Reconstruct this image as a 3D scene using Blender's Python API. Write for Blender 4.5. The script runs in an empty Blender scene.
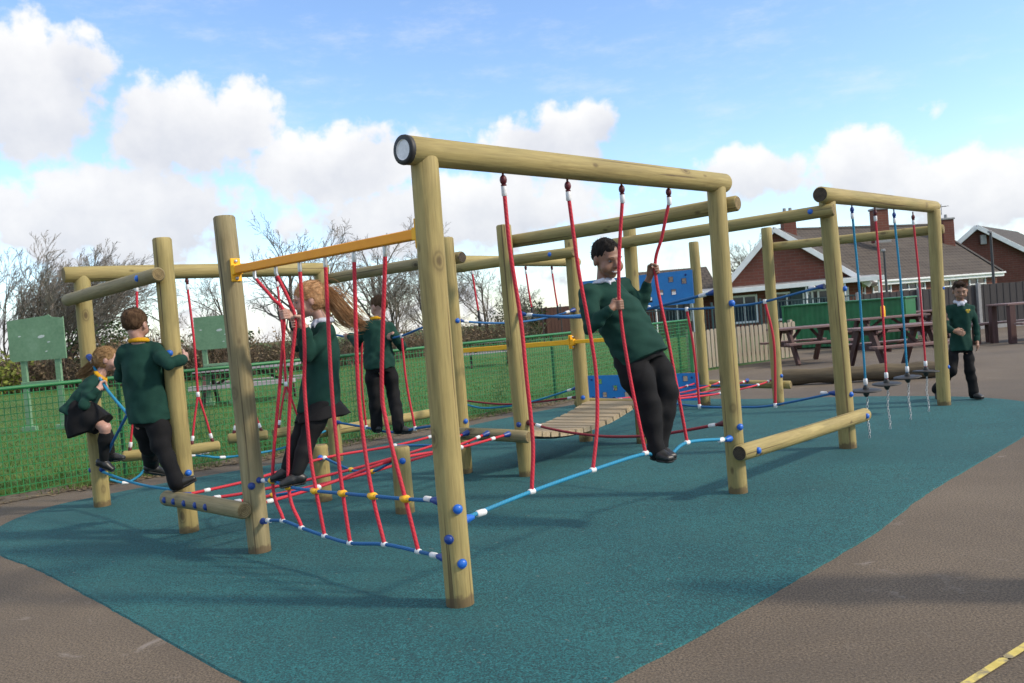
import bpy, math, random
import numpy as np
from mathutils import Vector, Matrix

random.seed(11)
np.random.seed(11)
SC = bpy.context.scene
COL = SC.collection
V3 = Vector


def v(*a):
    return np.array(a, float)


def unit(a):
    a = np.asarray(a, float)
    return a / max(np.linalg.norm(a), 1e-9)


# ------------------------------------------------------------------ mesh builder
class MB:
    """collects vertices and faces that become one mesh object; 'lc' is a per-vertex local
    coordinate (across, across, along) that the grain, brick and tile materials read"""

    def __init__(self):
        self.v, self.f, self.m, self.lc, self.s, self.n = [], [], [], [], [], 0

    def add(self, verts, faces, mat=0, lc=None, smooth=False):
        verts = np.asarray(verts, float).reshape(-1, 3)
        self.v.append(verts)
        self.lc.append(verts.copy() if lc is None else np.asarray(lc, float).reshape(-1, 3))
        for f in faces:
            self.f.append(tuple(i + self.n for i in f))
            self.m.append(mat)
            self.s.append(smooth)
        self.n += len(verts)

    def box(self, c, h, ax=None, ch=0.004, mat=0):
        """chamfered box: centre, half sizes, three axis vectors"""
        c = np.asarray(c, float)
        ax = np.eye(3) if ax is None else np.asarray(ax, float)
        h = np.asarray(h, float)
        ch = min(ch, h.min() * 0.45)
        vs, idx = [], {}
        for sx in (-1, 1):
            for sy in (-1, 1):
                for sz in (-1, 1):
                    s = (sx, sy, sz)
                    for a in range(3):
                        l = [s[k] * (h[k] if k == a else h[k] - ch) for k in range(3)]
                        idx[(s, a)] = len(vs)
                        vs.append(l)
        fs = []
        for a in range(3):
            b, d = (a + 1) % 3, (a + 2) % 3
            for s in (-1, 1):
                q = []
                for sb, sd in ((-1, -1), (1, -1), (1, 1), (-1, 1)):
                    t = [0, 0, 0]
                    t[a], t[b], t[d] = s, sb, sd
                    q.append(idx[(tuple(t), a)])
                fs.append(q if s > 0 else q[::-1])
            for sb in (-1, 1):
                for sd in (-1, 1):
                    t0, t1 = [0, 0, 0], [0, 0, 0]
                    t0[a], t0[b], t0[d] = -1, sb, sd
                    t1[a], t1[b], t1[d] = 1, sb, sd
                    t0, t1 = tuple(t0), tuple(t1)
                    q = [idx[(t0, b)], idx[(t1, b)], idx[(t1, d)], idx[(t0, d)]]
                    fs.append(q if sb * sd < 0 else q[::-1])
        for s in [(x, y, z) for x in (-1, 1) for y in (-1, 1) for z in (-1, 1)]:
            q = [idx[(s, 0)], idx[(s, 1)], idx[(s, 2)]]
            fs.append(q if s[0] * s[1] * s[2] > 0 else q[::-1])
        L = np.array(vs)
        W = c + L @ ax
        # lc: longest side is 'along'
        o = np.argsort(h)
        self.add(W, fs, mat, L[:, [o[0], o[1], o[2]]])

    def tube(self, pts, r, n=8, caps=True, mat=0, capmat=None, smooth=True, s0=0.0, dome=0.0):
        pts = [np.asarray(p, float) for p in pts]
        k = len(pts)
        if np.isscalar(r):
            r = [r] * k
        T = []
        for i in range(k):
            a = pts[max(i - 1, 0)]
            b = pts[min(i + 1, k - 1)]
            T.append(unit(b - a))
        up = v(0, 0, 1) if abs(T[0][2]) < 0.9 else v(1, 0, 0)
        x = unit(np.cross(up, T[0]))
        vs, lc = [], []
        s = s0
        ang = [2 * math.pi * j / n for j in range(n)]
        for i in range(k):
            x = unit(x - T[i] * (x @ T[i]))
            y = np.cross(T[i], x)
            if i:
                s += np.linalg.norm(pts[i] - pts[i - 1])
            for a in ang:
                vs.append(pts[i] + r[i] * (math.cos(a) * x + math.sin(a) * y))
                lc.append((r[i] * math.cos(a), r[i] * math.sin(a), s))
        fs = []
        for i in range(k - 1):
            for j in range(n):
                j2 = (j + 1) % n
                fs.append((i * n + j, i * n + j2, (i + 1) * n + j2, (i + 1) * n + j))
        self.add(vs, fs, mat, lc, smooth)
        if caps:
            cm = mat if capmat is None else capmat
            for e, sg in ((0, -1), (k - 1, 1)):
                ring = vs[e * n:(e + 1) * n]
                l = lc[e * n:(e + 1) * n]
                cv = ring + [pts[e] + T[e] * dome * sg]
                cl = l + [(0, 0, l[0][2])]
                if sg > 0:
                    cf = [(j, (j + 1) % n, n) for j in range(n)]
                else:
                    cf = [((j + 1) % n, j, n) for j in range(n)]
                self.add(cv, cf, cm, cl, dome != 0)

    def ball(self, c, r, n=10, m=6, ax=None, mat=0):
        c = np.asarray(c, float)
        r = np.array([r] * 3) if np.isscalar(r) else np.asarray(r, float)
        ax = np.eye(3) if ax is None else np.asarray(ax, float)
        vs = [(0, 0, -1)]
        for i in range(1, m):
            t = -math.pi / 2 + math.pi * i / m
            for j in range(n):
                p = 2 * math.pi * j / n
                vs.append((math.cos(t) * math.cos(p), math.cos(t) * math.sin(p), math.sin(t)))
        vs.append((0, 0, 1))
        fs = [(0, 1 + (j + 1) % n, 1 + j) for j in range(n)]
        for i in range(m - 2):
            for j in range(n):
                a = 1 + i * n
                fs.append((a + j, a + (j + 1) % n, a + n + (j + 1) % n, a + n + j))
        a = 1 + (m - 2) * n
        fs += [(a + j, a + (j + 1) % n, len(vs) - 1) for j in range(n)]
        L = np.array(vs) * r
        self.add(c + L @ ax, fs, mat, L, True)

    def poly(self, pts, mat=0, lc=None):
        self.add(pts, [tuple(range(len(pts)))], mat, lc)

    def prism(self, outline, ext, mat=0, sidemat=None):
        """closed solid from a planar outline (3-D points) pushed along ext"""
        o = np.asarray(outline, float)
        e = np.asarray(ext, float)
        k = len(o)
        nrm = np.zeros(3)
        for i in range(k):
            nrm += np.cross(o[i], o[(i + 1) % k])
        if nrm @ e > 0:
            o = o[::-1]
        vs = np.vstack([o, o + e])
        self.add(vs, [tuple(range(k)), tuple(range(2 * k - 1, k - 1, -1))], mat)
        fs = [(i, i + k, (i + 1) % k + k, (i + 1) % k) for i in range(k)]
        self.add(vs, fs, mat if sidemat is None else sidemat)


WL = {}


def obj(name, mb, mats, parent=None, label=None):
    """links the builder's content as ONE mesh object; its origin is the centre of its mesh"""
    V = np.vstack(mb.v)
    lo, hi = V.min(0), V.max(0)
    org = (lo + hi) / 2
    if parent is None:
        org[2] = lo[2]
    return raw_obj(name, V, mb.f, mats, parent, org, mb.m, mb.s, np.vstack(mb.lc), label)


def raw_obj(name, V, faces, mats, parent, org, midx=None, smooth=None, lc=None, label=None):
    me = bpy.data.meshes.new(name)
    if isinstance(faces, np.ndarray):
        n, k = faces.shape
        me.vertices.add(len(V))
        me.vertices.foreach_set('co', (V - org).astype(np.float32).ravel())
        me.loops.add(n * k)
        me.loops.foreach_set('vertex_index', faces.astype(np.int32).ravel())
        me.polygons.add(n)
        me.polygons.foreach_set('loop_start', np.arange(0, n * k, k, dtype=np.int32))
        me.polygons.foreach_set('loop_total', np.full(n, k, np.int32))
        me.update(calc_edges=True)
    else:
        me.from_pydata([tuple(p) for p in (V - org)], [], faces)
    for m in (mats if isinstance(mats, (list, tuple)) else [mats]):
        me.materials.append(m)
    if midx is not None:
        me.polygons.foreach_set('material_index', np.asarray(midx, np.int32))
    sm = np.ones(len(me.polygons), bool) if smooth is True else (np.zeros(len(me.polygons), bool) if smooth is None else np.asarray(smooth, bool))
    me.polygons.foreach_set('use_smooth', sm)
    a = me.attributes.new('lc', 'FLOAT_VECTOR', 'POINT')
    a.data.foreach_set('vector', (V - org if lc is None else lc).astype(np.float32).ravel())
    me.update()
    o = bpy.data.objects.new(name, me)
    COL.objects.link(o)
    org = np.asarray(org, float)
    if parent is not None:
        o.parent = parent
        o.location = org - WL[parent.name]
    else:
        o.location = org
    WL[o.name] = org
    if label:
        o['label'] = label
    return o


def tag(o, label, cat, group=None, kind=None):
    if label:
        o['label'] = label
    if cat:
        o['category'] = cat
    if group:
        o['group'] = group
    if kind:
        o['kind'] = kind
    return o


def thing(name, label, cat, loc=(0, 0, 0), group=None):
    o = bpy.data.objects.new(name, None)
    o.empty_display_size = 0.2
    COL.objects.link(o)
    o.location = loc
    WL[o.name] = np.asarray(loc, float)
    return tag(o, label, cat, group)


def copy_tree(o, parent=None):
    c = o.copy()
    COL.objects.link(c)
    if parent is not None:
        c.parent = parent
    for ch in list(o.children):
        copy_tree(ch, c)
    return c


def spline(pts, sub=6):
    pts = [np.asarray(p, float) for p in pts]
    if len(pts) < 3:
        return [pts[0] + (pts[-1] - pts[0]) * i / sub for i in range(sub + 1)]
    P = [2 * pts[0] - pts[1]] + pts + [2 * pts[-1] - pts[-2]]
    out = []
    for i in range(1, len(P) - 2):
        p0, p1, p2, p3 = P[i - 1], P[i], P[i + 1], P[i + 2]
        for k in range(sub):
            t = k / sub
            out.append(0.5 * ((2 * p1) + (-p0 + p2) * t + (2 * p0 - 5 * p1 + 4 * p2 - p3) * t * t + (-p0 + 3 * p1 - 3 * p2 + p3) * t ** 3))
    out.append(pts[-1])
    return out


# ------------------------------------------------------------------ materials
class NT:
    def __init__(self, name):
        self.m = bpy.data.materials.new(name)
        self.m.use_nodes = True
        self.t = self.m.node_tree
        self.b = self.t.nodes['Principled BSDF']

    def n(self, kind, **kw):
        x = self.t.nodes.new(kind)
        for k, val in kw.items():
            if k in x.inputs:
                x.inputs[k].default_value = val
            else:
                setattr(x, k, val)
        return x

    def l(self, a, b):
        self.t.links.new(a, b)

    def lc(self, scale=(1, 1, 1), rnd=True):
        a = self.n('ShaderNodeAttribute', attribute_name='lc')
        mp = self.n('ShaderNodeMapping')
        mp.inputs['Scale'].default_value = scale
        self.l(a.outputs['Vector'], mp.inputs['Vector'])
        if rnd:
            oi = self.n('ShaderNodeObjectInfo')
            mu = self.n('ShaderNodeMath', operation='MULTIPLY')
            mu.inputs[1].default_value = 43.0
            self.l(oi.outputs['Random'], mu.inputs[0])
            cb = self.n('ShaderNodeCombineXYZ')
            for i in range(3):
                self.l(mu.outputs[0], cb.inputs[i])
            self.l(cb.outputs[0], mp.inputs['Location'])
        return mp.outputs['Vector']

    def noise(self, vec, scale, detail=4, rough=0.6, dist=0.0):
        x = self.n('ShaderNodeTexNoise')
        x.inputs['Scale'].default_value = scale
        x.inputs['Detail'].default_value = detail
        x.inputs['Roughness'].default_value = rough
        x.inputs['Distortion'].default_value = dist
        if vec is not None:
            self.l(vec, x.inputs['Vector'])
        return x.outputs['Fac']

    def ramp(self, fac, stops, interp='LINEAR'):
        r = self.n('ShaderNodeValToRGB')
        r.color_ramp.interpolation = interp
        els = r.color_ramp.elements
        while len(els) < len(stops):
            els.new(0.5)
        for e, (p, c) in zip(els, stops):
            e.position = p
            e.color = tuple(c) + (1,) if len(c) == 3 else c
        self.l(fac, r.inputs['Fac'])
        return r.outputs['Color']

    def mix(self, fac, a, b, blend='MIX'):
        x = self.n('ShaderNodeMix', data_type='RGBA', blend_type=blend)
        if hasattr(fac, 'links'):
            self.l(fac, x.inputs[0])
        else:
            x.inputs[0].default_value = fac
        for s, c in ((6, a), (7, b)):
            if hasattr(c, 'links'):
                self.l(c, x.inputs[s])
            else:
                x.inputs[s].default_value = tuple(c) + (1,)
        return x.outputs[2]

    def bump(self, h, strength, dist=0.01):
        x = self.n('ShaderNodeBump')
        x.inputs['Strength'].default_value = strength
        x.inputs['Distance'].default_value = dist
        self.l(h, x.inputs['Height'])
        self.l(x.outputs[0], self.b.inputs['Normal'])

    def col(self, c):
        self.l(c, self.b.inputs['Base Color'])

    def rough(self, r):
        self.b.inputs['Roughness'].default_value = r
        return self


def g3(x):
    return (x, x, x)


def noisy(name, stops, scale=8, rough=0.8, bump=0.2, dist=0.004, stretch=(1, 1, 1), detail=5, metal=0.0, rnd=True, fine=None):
    k = NT(name)
    vec = k.lc(stretch, rnd)
    n1 = k.noise(vec, scale, detail)
    c = k.ramp(n1, stops)
    if fine:
        n2 = k.noise(vec, fine[0], 3)
        c = k.mix(fine[1], c, k.ramp(n2, [(0.3, fine[2]), (0.7, fine[3])]))
    k.col(c)
    k.rough(rough)
    k.b.inputs['Metallic'].default_value = metal
    if bump:
        k.bump(k.noise(vec, scale * 4, 3), bump, dist)
    return k.m


def timber(name, light, mid, dark, knot, green):
    k = NT(name)
    vec = k.lc((1, 1, 1))
    st = k.lc((1, 1, 0.05))
    grain = k.noise(st, 70, 4, 0.6, 0.3)
    big = k.noise(k.lc((1, 1, 0.35)), 5, 3)
    c = k.ramp(grain, [(0.25, dark), (0.5, mid), (0.75, light)])
    c2 = k.mix(k.ramp(big, [(0.4, g3(0)), (0.72, g3(0.55))]), c, green)
    blot = k.noise(k.lc((1, 1, 0.5)), 11, 4)
    c2 = k.mix(k.ramp(blot, [(0.55, g3(0)), (0.78, g3(0.4))]), c2, dark)
    vo = k.n('ShaderNodeTexVoronoi')
    vo.inputs['Scale'].default_value = 3.6
    k.l(k.lc((1.3, 1.3, 0.75)), vo.inputs['Vector'])
    kf = k.ramp(vo.outputs['Distance'], [(0.05, g3(1)), (0.085, g3(0.8)), (0.11, g3(0.25)), (0.14, g3(0.6)), (0.17, g3(0.2)), (0.24, g3(0))])
    c3 = k.mix(kf, c2, knot)
    # drying checks: thin dark lines along the grain
    ck = k.noise(k.lc((1, 1, 0.012)), 38, 2, 0.5)
    cf = k.ramp(ck, [(0.325, g3(0.85)), (0.355, g3(0))])
    c4 = k.mix(cf, c3, knot)
    # a second set of small knots, weather streaks, dirt splashed up from the ground
    v2 = k.n('ShaderNodeTexVoronoi')
    v2.inputs['Scale'].default_value = 6.0
    k.l(k.lc((1.2, 1.2, 0.6)), v2.inputs['Vector'])
    c4 = k.mix(k.ramp(v2.outputs['Distance'], [(0.05, g3(0.8)), (0.09, g3(0.4)), (0.13, g3(0))]), c4, knot)
    stw = k.noise(k.lc((1, 1, 0.10)), 16, 5, 0.7)
    c4 = k.mix(k.ramp(stw, [(0.48, g3(0)), (0.70, g3(0.65))]), c4, tuple(x * 0.60 for x in mid))
    pale = k.noise(k.lc((1, 1, 0.16)), 9, 4, 0.6, 0.4)
    c4 = k.mix(k.ramp(pale, [(0.55, g3(0)), (0.75, g3(0.55))]), c4, tuple(min(1, x * 1.28) for x in light))
    ge = k.n('ShaderNodeNewGeometry')
    sp = k.n('ShaderNodeSeparateXYZ')
    k.l(ge.outputs['Position'], sp.inputs[0])
    ad = k.n('ShaderNodeMath', operation='MULTIPLY_ADD')
    k.l(k.noise(ge.outputs['Position'], 22, 3), ad.inputs[0])
    ad.inputs[1].default_value = -0.10
    k.l(sp.outputs[2], ad.inputs[2])
    c4 = k.mix(k.ramp(ad.outputs[0], [(0.0, g3(0.7)), (0.02, g3(0))]), c4, (0.11, 0.065, 0.035))
    k.col(c4)
    k.rough(0.75)
    k.bump(grain, 0.45, 0.005)
    return k.m


def endgrain(name, a, b):
    k = NT(name)
    at = k.n('ShaderNodeAttribute', attribute_name='lc')
    mp = k.n('ShaderNodeMapping')
    mp.inputs['Scale'].default_value = (1, 1, 0)
    k.l(at.outputs['Vector'], mp.inputs['Vector'])
    w = k.n('ShaderNodeTexWave', wave_type='RINGS', rings_direction='SPHERICAL')
    w.inputs['Scale'].default_value = 28
    w.inputs['Distortion'].default_value = 3.0
    w.inputs['Detail'].default_value = 2
    k.l(mp.outputs[0], w.inputs['Vector'])
    c = k.ramp(w.outputs['Fac'], [(0.2, a), (0.8, b)])
    c = k.mix(k.ramp(k.noise(at.outputs['Vector'], 30, 4), [(0.45, g3(0)), (0.7, g3(0.7))]), c, tuple(x * 0.45 for x in a))
    k.col(c)
    k.rough(0.85)
    return k.m


def rope_mat(name, a, b):
    k = NT(name)
    at = k.n('ShaderNodeAttribute', attribute_name='lc')
    sp = k.n('ShaderNodeSeparateXYZ')
    k.l(at.outputs['Vector'], sp.inputs[0])
    an = k.n('ShaderNodeMath', operation='ARCTAN2')
    k.l(sp.outputs[1], an.inputs[0])
    k.l(sp.outputs[0], an.inputs[1])
    m1 = k.n('ShaderNodeMath', operation='MULTIPLY')
    m1.inputs[1].default_value = 3.0
    k.l(an.outputs[0], m1.inputs[0])
    m2 = k.n('ShaderNodeMath', operation='MULTIPLY')
    m2.inputs[1].default_value = 260.0
    k.l(sp.outputs[2], m2.inputs[0])
    ad = k.n('ShaderNodeMath', operation='ADD')
    k.l(m1.outputs[0], ad.inputs[0])
    k.l(m2.outputs[0], ad.inputs[1])
    si = k.n('ShaderNodeMath', operation='SINE')
    k.l(ad.outputs[0], si.inputs[0])
    mr = k.n('ShaderNodeMapRange')
    mr.inputs[1].default_value = -1
    k.l(si.outputs[0], mr.inputs[0])
    c = k.mix(mr.outputs[0], a, b)
    dirt = k.noise(k.lc((1, 1, 1)), 4, 3)
    c = k.mix(k.ramp(dirt, [(0.4, g3(0)), (0.8, g3(0.35))]), c, tuple(0.4 * x + 0.05 for x in a))
    k.col(c)
    k.rough(0.7)
    k.bump(mr.outputs[0], 0.35, 0.002)
    return k.m


M = {}
M['post'] = timber('treated_pine', (0.40, 0.312, 0.122), (0.335, 0.258, 0.095), (0.225, 0.172, 0.062), (0.085, 0.053, 0.020), (0.262, 0.228, 0.082))
M['aged'] = timber('weathered_pine', (0.32, 0.26, 0.135), (0.265, 0.212, 0.105), (0.165, 0.13, 0.06), (0.06, 0.043, 0.02), (0.21, 0.187, 0.088))
M['end'] = endgrain('sawn_end', (0.16, 0.11, 0.045), (0.27, 0.20, 0.09))
M['enddark'] = endgrain('weathered_end', (0.035, 0.025, 0.016), (0.09, 0.065, 0.04))
M['plank'] = noisy('bridge_plank_wood', [(0.3, (0.31, 0.235, 0.14)), (0.7, (0.43, 0.34, 0.22))], 30, 0.8, 0.3, 0.003, (1, 1, 0.08))
M['red'] = rope_mat('red_rope', (0.50, 0.014, 0.032), (0.58, 0.022, 0.045))
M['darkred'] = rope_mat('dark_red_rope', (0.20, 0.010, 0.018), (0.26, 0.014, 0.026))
M['blue'] = rope_mat('blue_rope', (0.010, 0.10, 0.27), (0.014, 0.13, 0.33))
M['cyan'] = rope_mat('light_blue_rope', (0.006, 0.19, 0.34), (0.010, 0.245, 0.42))
M['steel'] = noisy('galvanised_steel', [(0.3, g3(0.42)), (0.7, g3(0.62))], 40, 0.38, 0.1, 0.001, metal=0.85)
M['ferrule'] = noisy('white_ferrule', [(0.3, g3(0.62)), (0.7, g3(0.82))], 40, 0.4, 0.05, 0.001)
M['cap'] = noisy('blue_cap_plastic', [(0.3, (0.010, 0.10, 0.45)), (0.7, (0.02, 0.15, 0.58))], 20, 0.35, 0.0)
M['capdark'] = noisy('navy_cap_plastic', [(0.3, (0.01, 0.035, 0.18)), (0.7, (0.015, 0.06, 0.28))], 20, 0.4, 0.0)
M['yellow'] = noisy('yellow_connector', [(0.3, (0.75, 0.36, 0.01)), (0.7, (0.88, 0.50, 0.02))], 20, 0.4, 0.0)
M['orange'] = noisy('orange_steel_paint', [(0.35, (0.90, 0.33, 0.006)), (0.65, (0.95, 0.37, 0.008))], 12, 0.6, 0.05, 0.001, fine=(90, 0.15, (0.7, 0.25, 0.01), (0.95, 0.42, 0.02)))
M['bracket'] = noisy('yellow_steel_paint', [(0.35, (0.90, 0.44, 0.008)), (0.65, (0.95, 0.50, 0.012))], 12, 0.6, 0.05, 0.001)
M['hook'] = noisy('maroon_hook', [(0.3, (0.06, 0.006, 0.012)), (0.7, (0.14, 0.012, 0.02))], 20, 0.5, 0.0)
M['black'] = noisy('black_rubber', [(0.3, g3(0.012)), (0.7, g3(0.028))], 15, 0.55, 0.1, 0.002)
M['panel'] = noisy('blue_panel_board', [(0.3, (0.012, 0.19, 0.52)), (0.7, (0.018, 0.25, 0.62))], 5, 0.4, 0.05, 0.002, fine=(60, 0.2, (0.012, 0.1, 0.36), (0.03, 0.24, 0.6)))
M['panelin'] = noisy('blue_panel_hole_edge', [(0.3, (0.02, 0.07, 0.20)), (0.7, (0.03, 0.10, 0.27))], 10, 0.6, 0)
M['greenfence'] = noisy('green_fence_paint', [(0.3, (0.014, 0.13, 0.038)), (0.7, (0.022, 0.19, 0.058))], 6, 0.45, 0.0)
M['greenwire'] = noisy('green_wire_paint', [(0.3, (0.015, 0.155, 0.044)), (0.7, (0.022, 0.21, 0.06))], 6, 0.45, 0.0)
M['greenpost'] = noisy('dark_green_post_paint', [(0.3, (0.010, 0.07, 0.024)), (0.7, (0.014, 0.10, 0.034))], 6, 0.5, 0.0)
M['board'] = noisy('faded_green_board', [(0.3, (0.12, 0.225, 0.125)), (0.55, (0.155, 0.28, 0.16)), (0.72, (0.21, 0.33, 0.215))], 3, 0.6, 0.1, 0.002, fine=(22, 0.35, (0.08, 0.18, 0.09), (0.22, 0.32, 0.21)))
M['boardchip'] = noisy('bare_patch', [(0.4, (0.45, 0.5, 0.48)), (0.6, (0.6, 0.62, 0.6))], 9, 0.8, 0)
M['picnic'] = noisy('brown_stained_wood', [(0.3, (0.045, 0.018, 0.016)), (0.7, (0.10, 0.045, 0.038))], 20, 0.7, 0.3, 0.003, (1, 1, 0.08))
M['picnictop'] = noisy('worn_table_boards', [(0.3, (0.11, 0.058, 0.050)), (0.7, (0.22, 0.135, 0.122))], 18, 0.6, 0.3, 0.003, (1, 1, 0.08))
M['greycloth'] = noisy('pale_mauve_boards', [(0.3, (0.30, 0.25, 0.27)), (0.7, (0.42, 0.37, 0.39))], 16, 0.7, 0.2, 0.003, (1, 1, 0.08))
M['picket'] = noisy('pale_picket_wood', [(0.3, (0.24, 0.20, 0.14)), (0.7, (0.36, 0.31, 0.235))], 14, 0.8, 0.3, 0.003, (1, 1, 0.1))
M['greenbox'] = noisy('green_sheet_metal', [(0.35, (0.010, 0.115, 0.032)), (0.65, (0.015, 0.15, 0.045))], 4, 0.45, 0.05, 0.003)
M['closeboard'] = noisy('grey_closeboard', [(0.3, (0.036, 0.032, 0.032)), (0.7, (0.062, 0.056, 0.054))], 9, 0.85, 0.3, 0.004, (1, 1, 0.08))
M['concrete'] = noisy('concrete', [(0.3, g3(0.24)), (0.7, (0.36, 0.35, 0.33))], 10, 0.9, 0.2, 0.004)
M['darkwood'] = noisy('dark_log_bark', [(0.3, (0.055, 0.04, 0.025)), (0.6, (0.13, 0.10, 0.06)), (0.8, (0.20, 0.17, 0.10))], 10, 0.9, 0.5, 0.01, (1, 1, 0.12))
M['white'] = noisy('white_gloss_paint', [(0.3, g3(0.68)), (0.7, g3(0.80))], 3, 0.45, 0.0)
M['grey'] = noisy('grey_paint', [(0.3, g3(0.22)), (0.7, g3(0.32))], 5, 0.6, 0.0)
M['darkteal'] = noisy('dark_railing_paint', [(0.3, (0.02, 0.045, 0.05)), (0.7, (0.035, 0.07, 0.075))], 5, 0.5, 0.0)
M['polegrey'] = noisy('dark_pole_paint', [(0.3, g3(0.03)), (0.7, g3(0.055))], 5, 0.5, 0.0)
M['brownfence'] = noisy('brown_fence_boards', [(0.3, (0.075, 0.035, 0.028)), (0.7, (0.14, 0.07, 0.05))], 5, 0.9, 0.2, 0.004, (1, 1, 0.1))
M['glass'] = noisy('window_glass', [(0.3, (0.02, 0.028, 0.04)), (0.7, (0.04, 0.055, 0.075))], 1, 0.08, 0.0)
M['bark'] = noisy('bark', [(0.3, (0.07, 0.055, 0.042)), (0.6, (0.12, 0.10, 0.075)), (0.8, (0.17, 0.15, 0.10))], 12, 0.9, 0.5, 0.01, (1, 1, 0.25))
M['twig'] = noisy('twig_bark', [(0.3, (0.16, 0.14, 0.118)), (0.6, (0.23, 0.20, 0.17)), (0.8, (0.26, 0.235, 0.18))], 3, 0.9, 0.0)
M['scrub'] = noisy('brown_scrub_stems', [(0.3, (0.085, 0.06, 0.04)), (0.6, (0.16, 0.115, 0.078)), (0.8, (0.21, 0.16, 0.105))], 2, 0.9, 0.0)
M['deadleaf'] = noisy('brown_leaves', [(0.3, (0.12, 0.08, 0.045)), (0.55, (0.19, 0.135, 0.075)), (0.75, (0.12, 0.12, 0.045))], 3, 0.9, 0.0)
M['leaf'] = noisy('evergreen_leaves', [(0.3, (0.02, 0.045, 0.012)), (0.6, (0.045, 0.085, 0.02)), (0.8, (0.09, 0.13, 0.03))], 3, 0.7, 0.0)
M['leafgold'] = noisy('yellow_green_leaves', [(0.3, (0.10, 0.13, 0.02)), (0.7, (0.24, 0.26, 0.04))], 3, 0.7, 0.0)
M['verge'] = noisy('leafy_soil', [(0.3, (0.07, 0.05, 0.03)), (0.55, (0.13, 0.10, 0.06)), (0.8, (0.20, 0.16, 0.09))], 9, 0.95, 0.5, 0.02, rnd=False)


def brickwork(name, c1, c2, mortar, scale):
    k = NT(name)
    at = k.n('ShaderNodeAttribute', attribute_name='lc')
    b = k.n('ShaderNodeTexBrick')
    b.inputs['Scale'].default_value = scale
    b.inputs['Color1'].default_value = c1 + (1,)
    b.inputs['Color2'].default_value = c2 + (1,)
    b.inputs['Mortar'].default_value = mortar + (1,)
    b.inputs['Mortar Size'].default_value = 0.012
    b.inputs['Bias'].default_value = -0.2
    b.inputs['Brick Width'].default_value = 0.45
    b.inputs['Row Height'].default_value = 0.15
    k.l(at.outputs['Vector'], b.inputs['Vector'])
    n = k.noise(at.outputs['Vector'], 1.2, 5)
    c = k.mix(k.ramp(n, [(0.35, g3(0)), (0.75, g3(0.45))]), b.outputs['Color'], tuple(x * 0.55 for x in c1))
    k.col(c)
    k.rough(0.9)
    k.bump(b.outputs['Fac'], -0.3, 0.01)
    return k.m


def tiles(name, a, b, moss):
    k = NT(name)
    at = k.n('ShaderNodeAttribute', attribute_name='lc')
    w = k.n('ShaderNodeTexBrick')
    w.inputs['Scale'].default_value = 1.0
    w.inputs['Color1'].default_value = a + (1,)
    w.inputs['Color2'].default_value = b + (1,)
    w.inputs['Mortar'].default_value = tuple(x * 0.35 for x in a) + (1,)
    w.inputs['Mortar Size'].default_value = 0.035
    w.inputs['Brick Width'].default_value = 0.33
    w.inputs['Row Height'].default_value = 0.36
    k.l(at.outputs['Vector'], w.inputs['Vector'])
    n = k.noise(at.outputs['Vector'], 0.8, 6)
    c = k.mix(k.ramp(n, [(0.4, g3(0)), (0.75, g3(0.6))]), w.outputs['Color'], moss)
    k.col(c)
    k.rough(0.9)
    k.bump(w.outputs['Fac'], -0.6, 0.03)
    return k.m


M['brick'] = brickwork('red_brick', (0.20, 0.062, 0.040), (0.15, 0.05, 0.034), (0.18, 0.115, 0.085), 1.0)
M['brick2'] = brickwork('dark_red_brick', (0.165, 0.05, 0.035), (0.125, 0.042, 0.03), (0.15, 0.10, 0.075), 1.0)
M['tile'] = tiles('brown_roof_tiles', (0.068, 0.053, 0.042), (0.080, 0.063, 0.050), (0.10, 0.082, 0.065))
M['tile2'] = tiles('grey_roof_tiles', (0.068, 0.058, 0.052), (0.08, 0.069, 0.061), (0.10, 0.085, 0.074))


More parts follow.
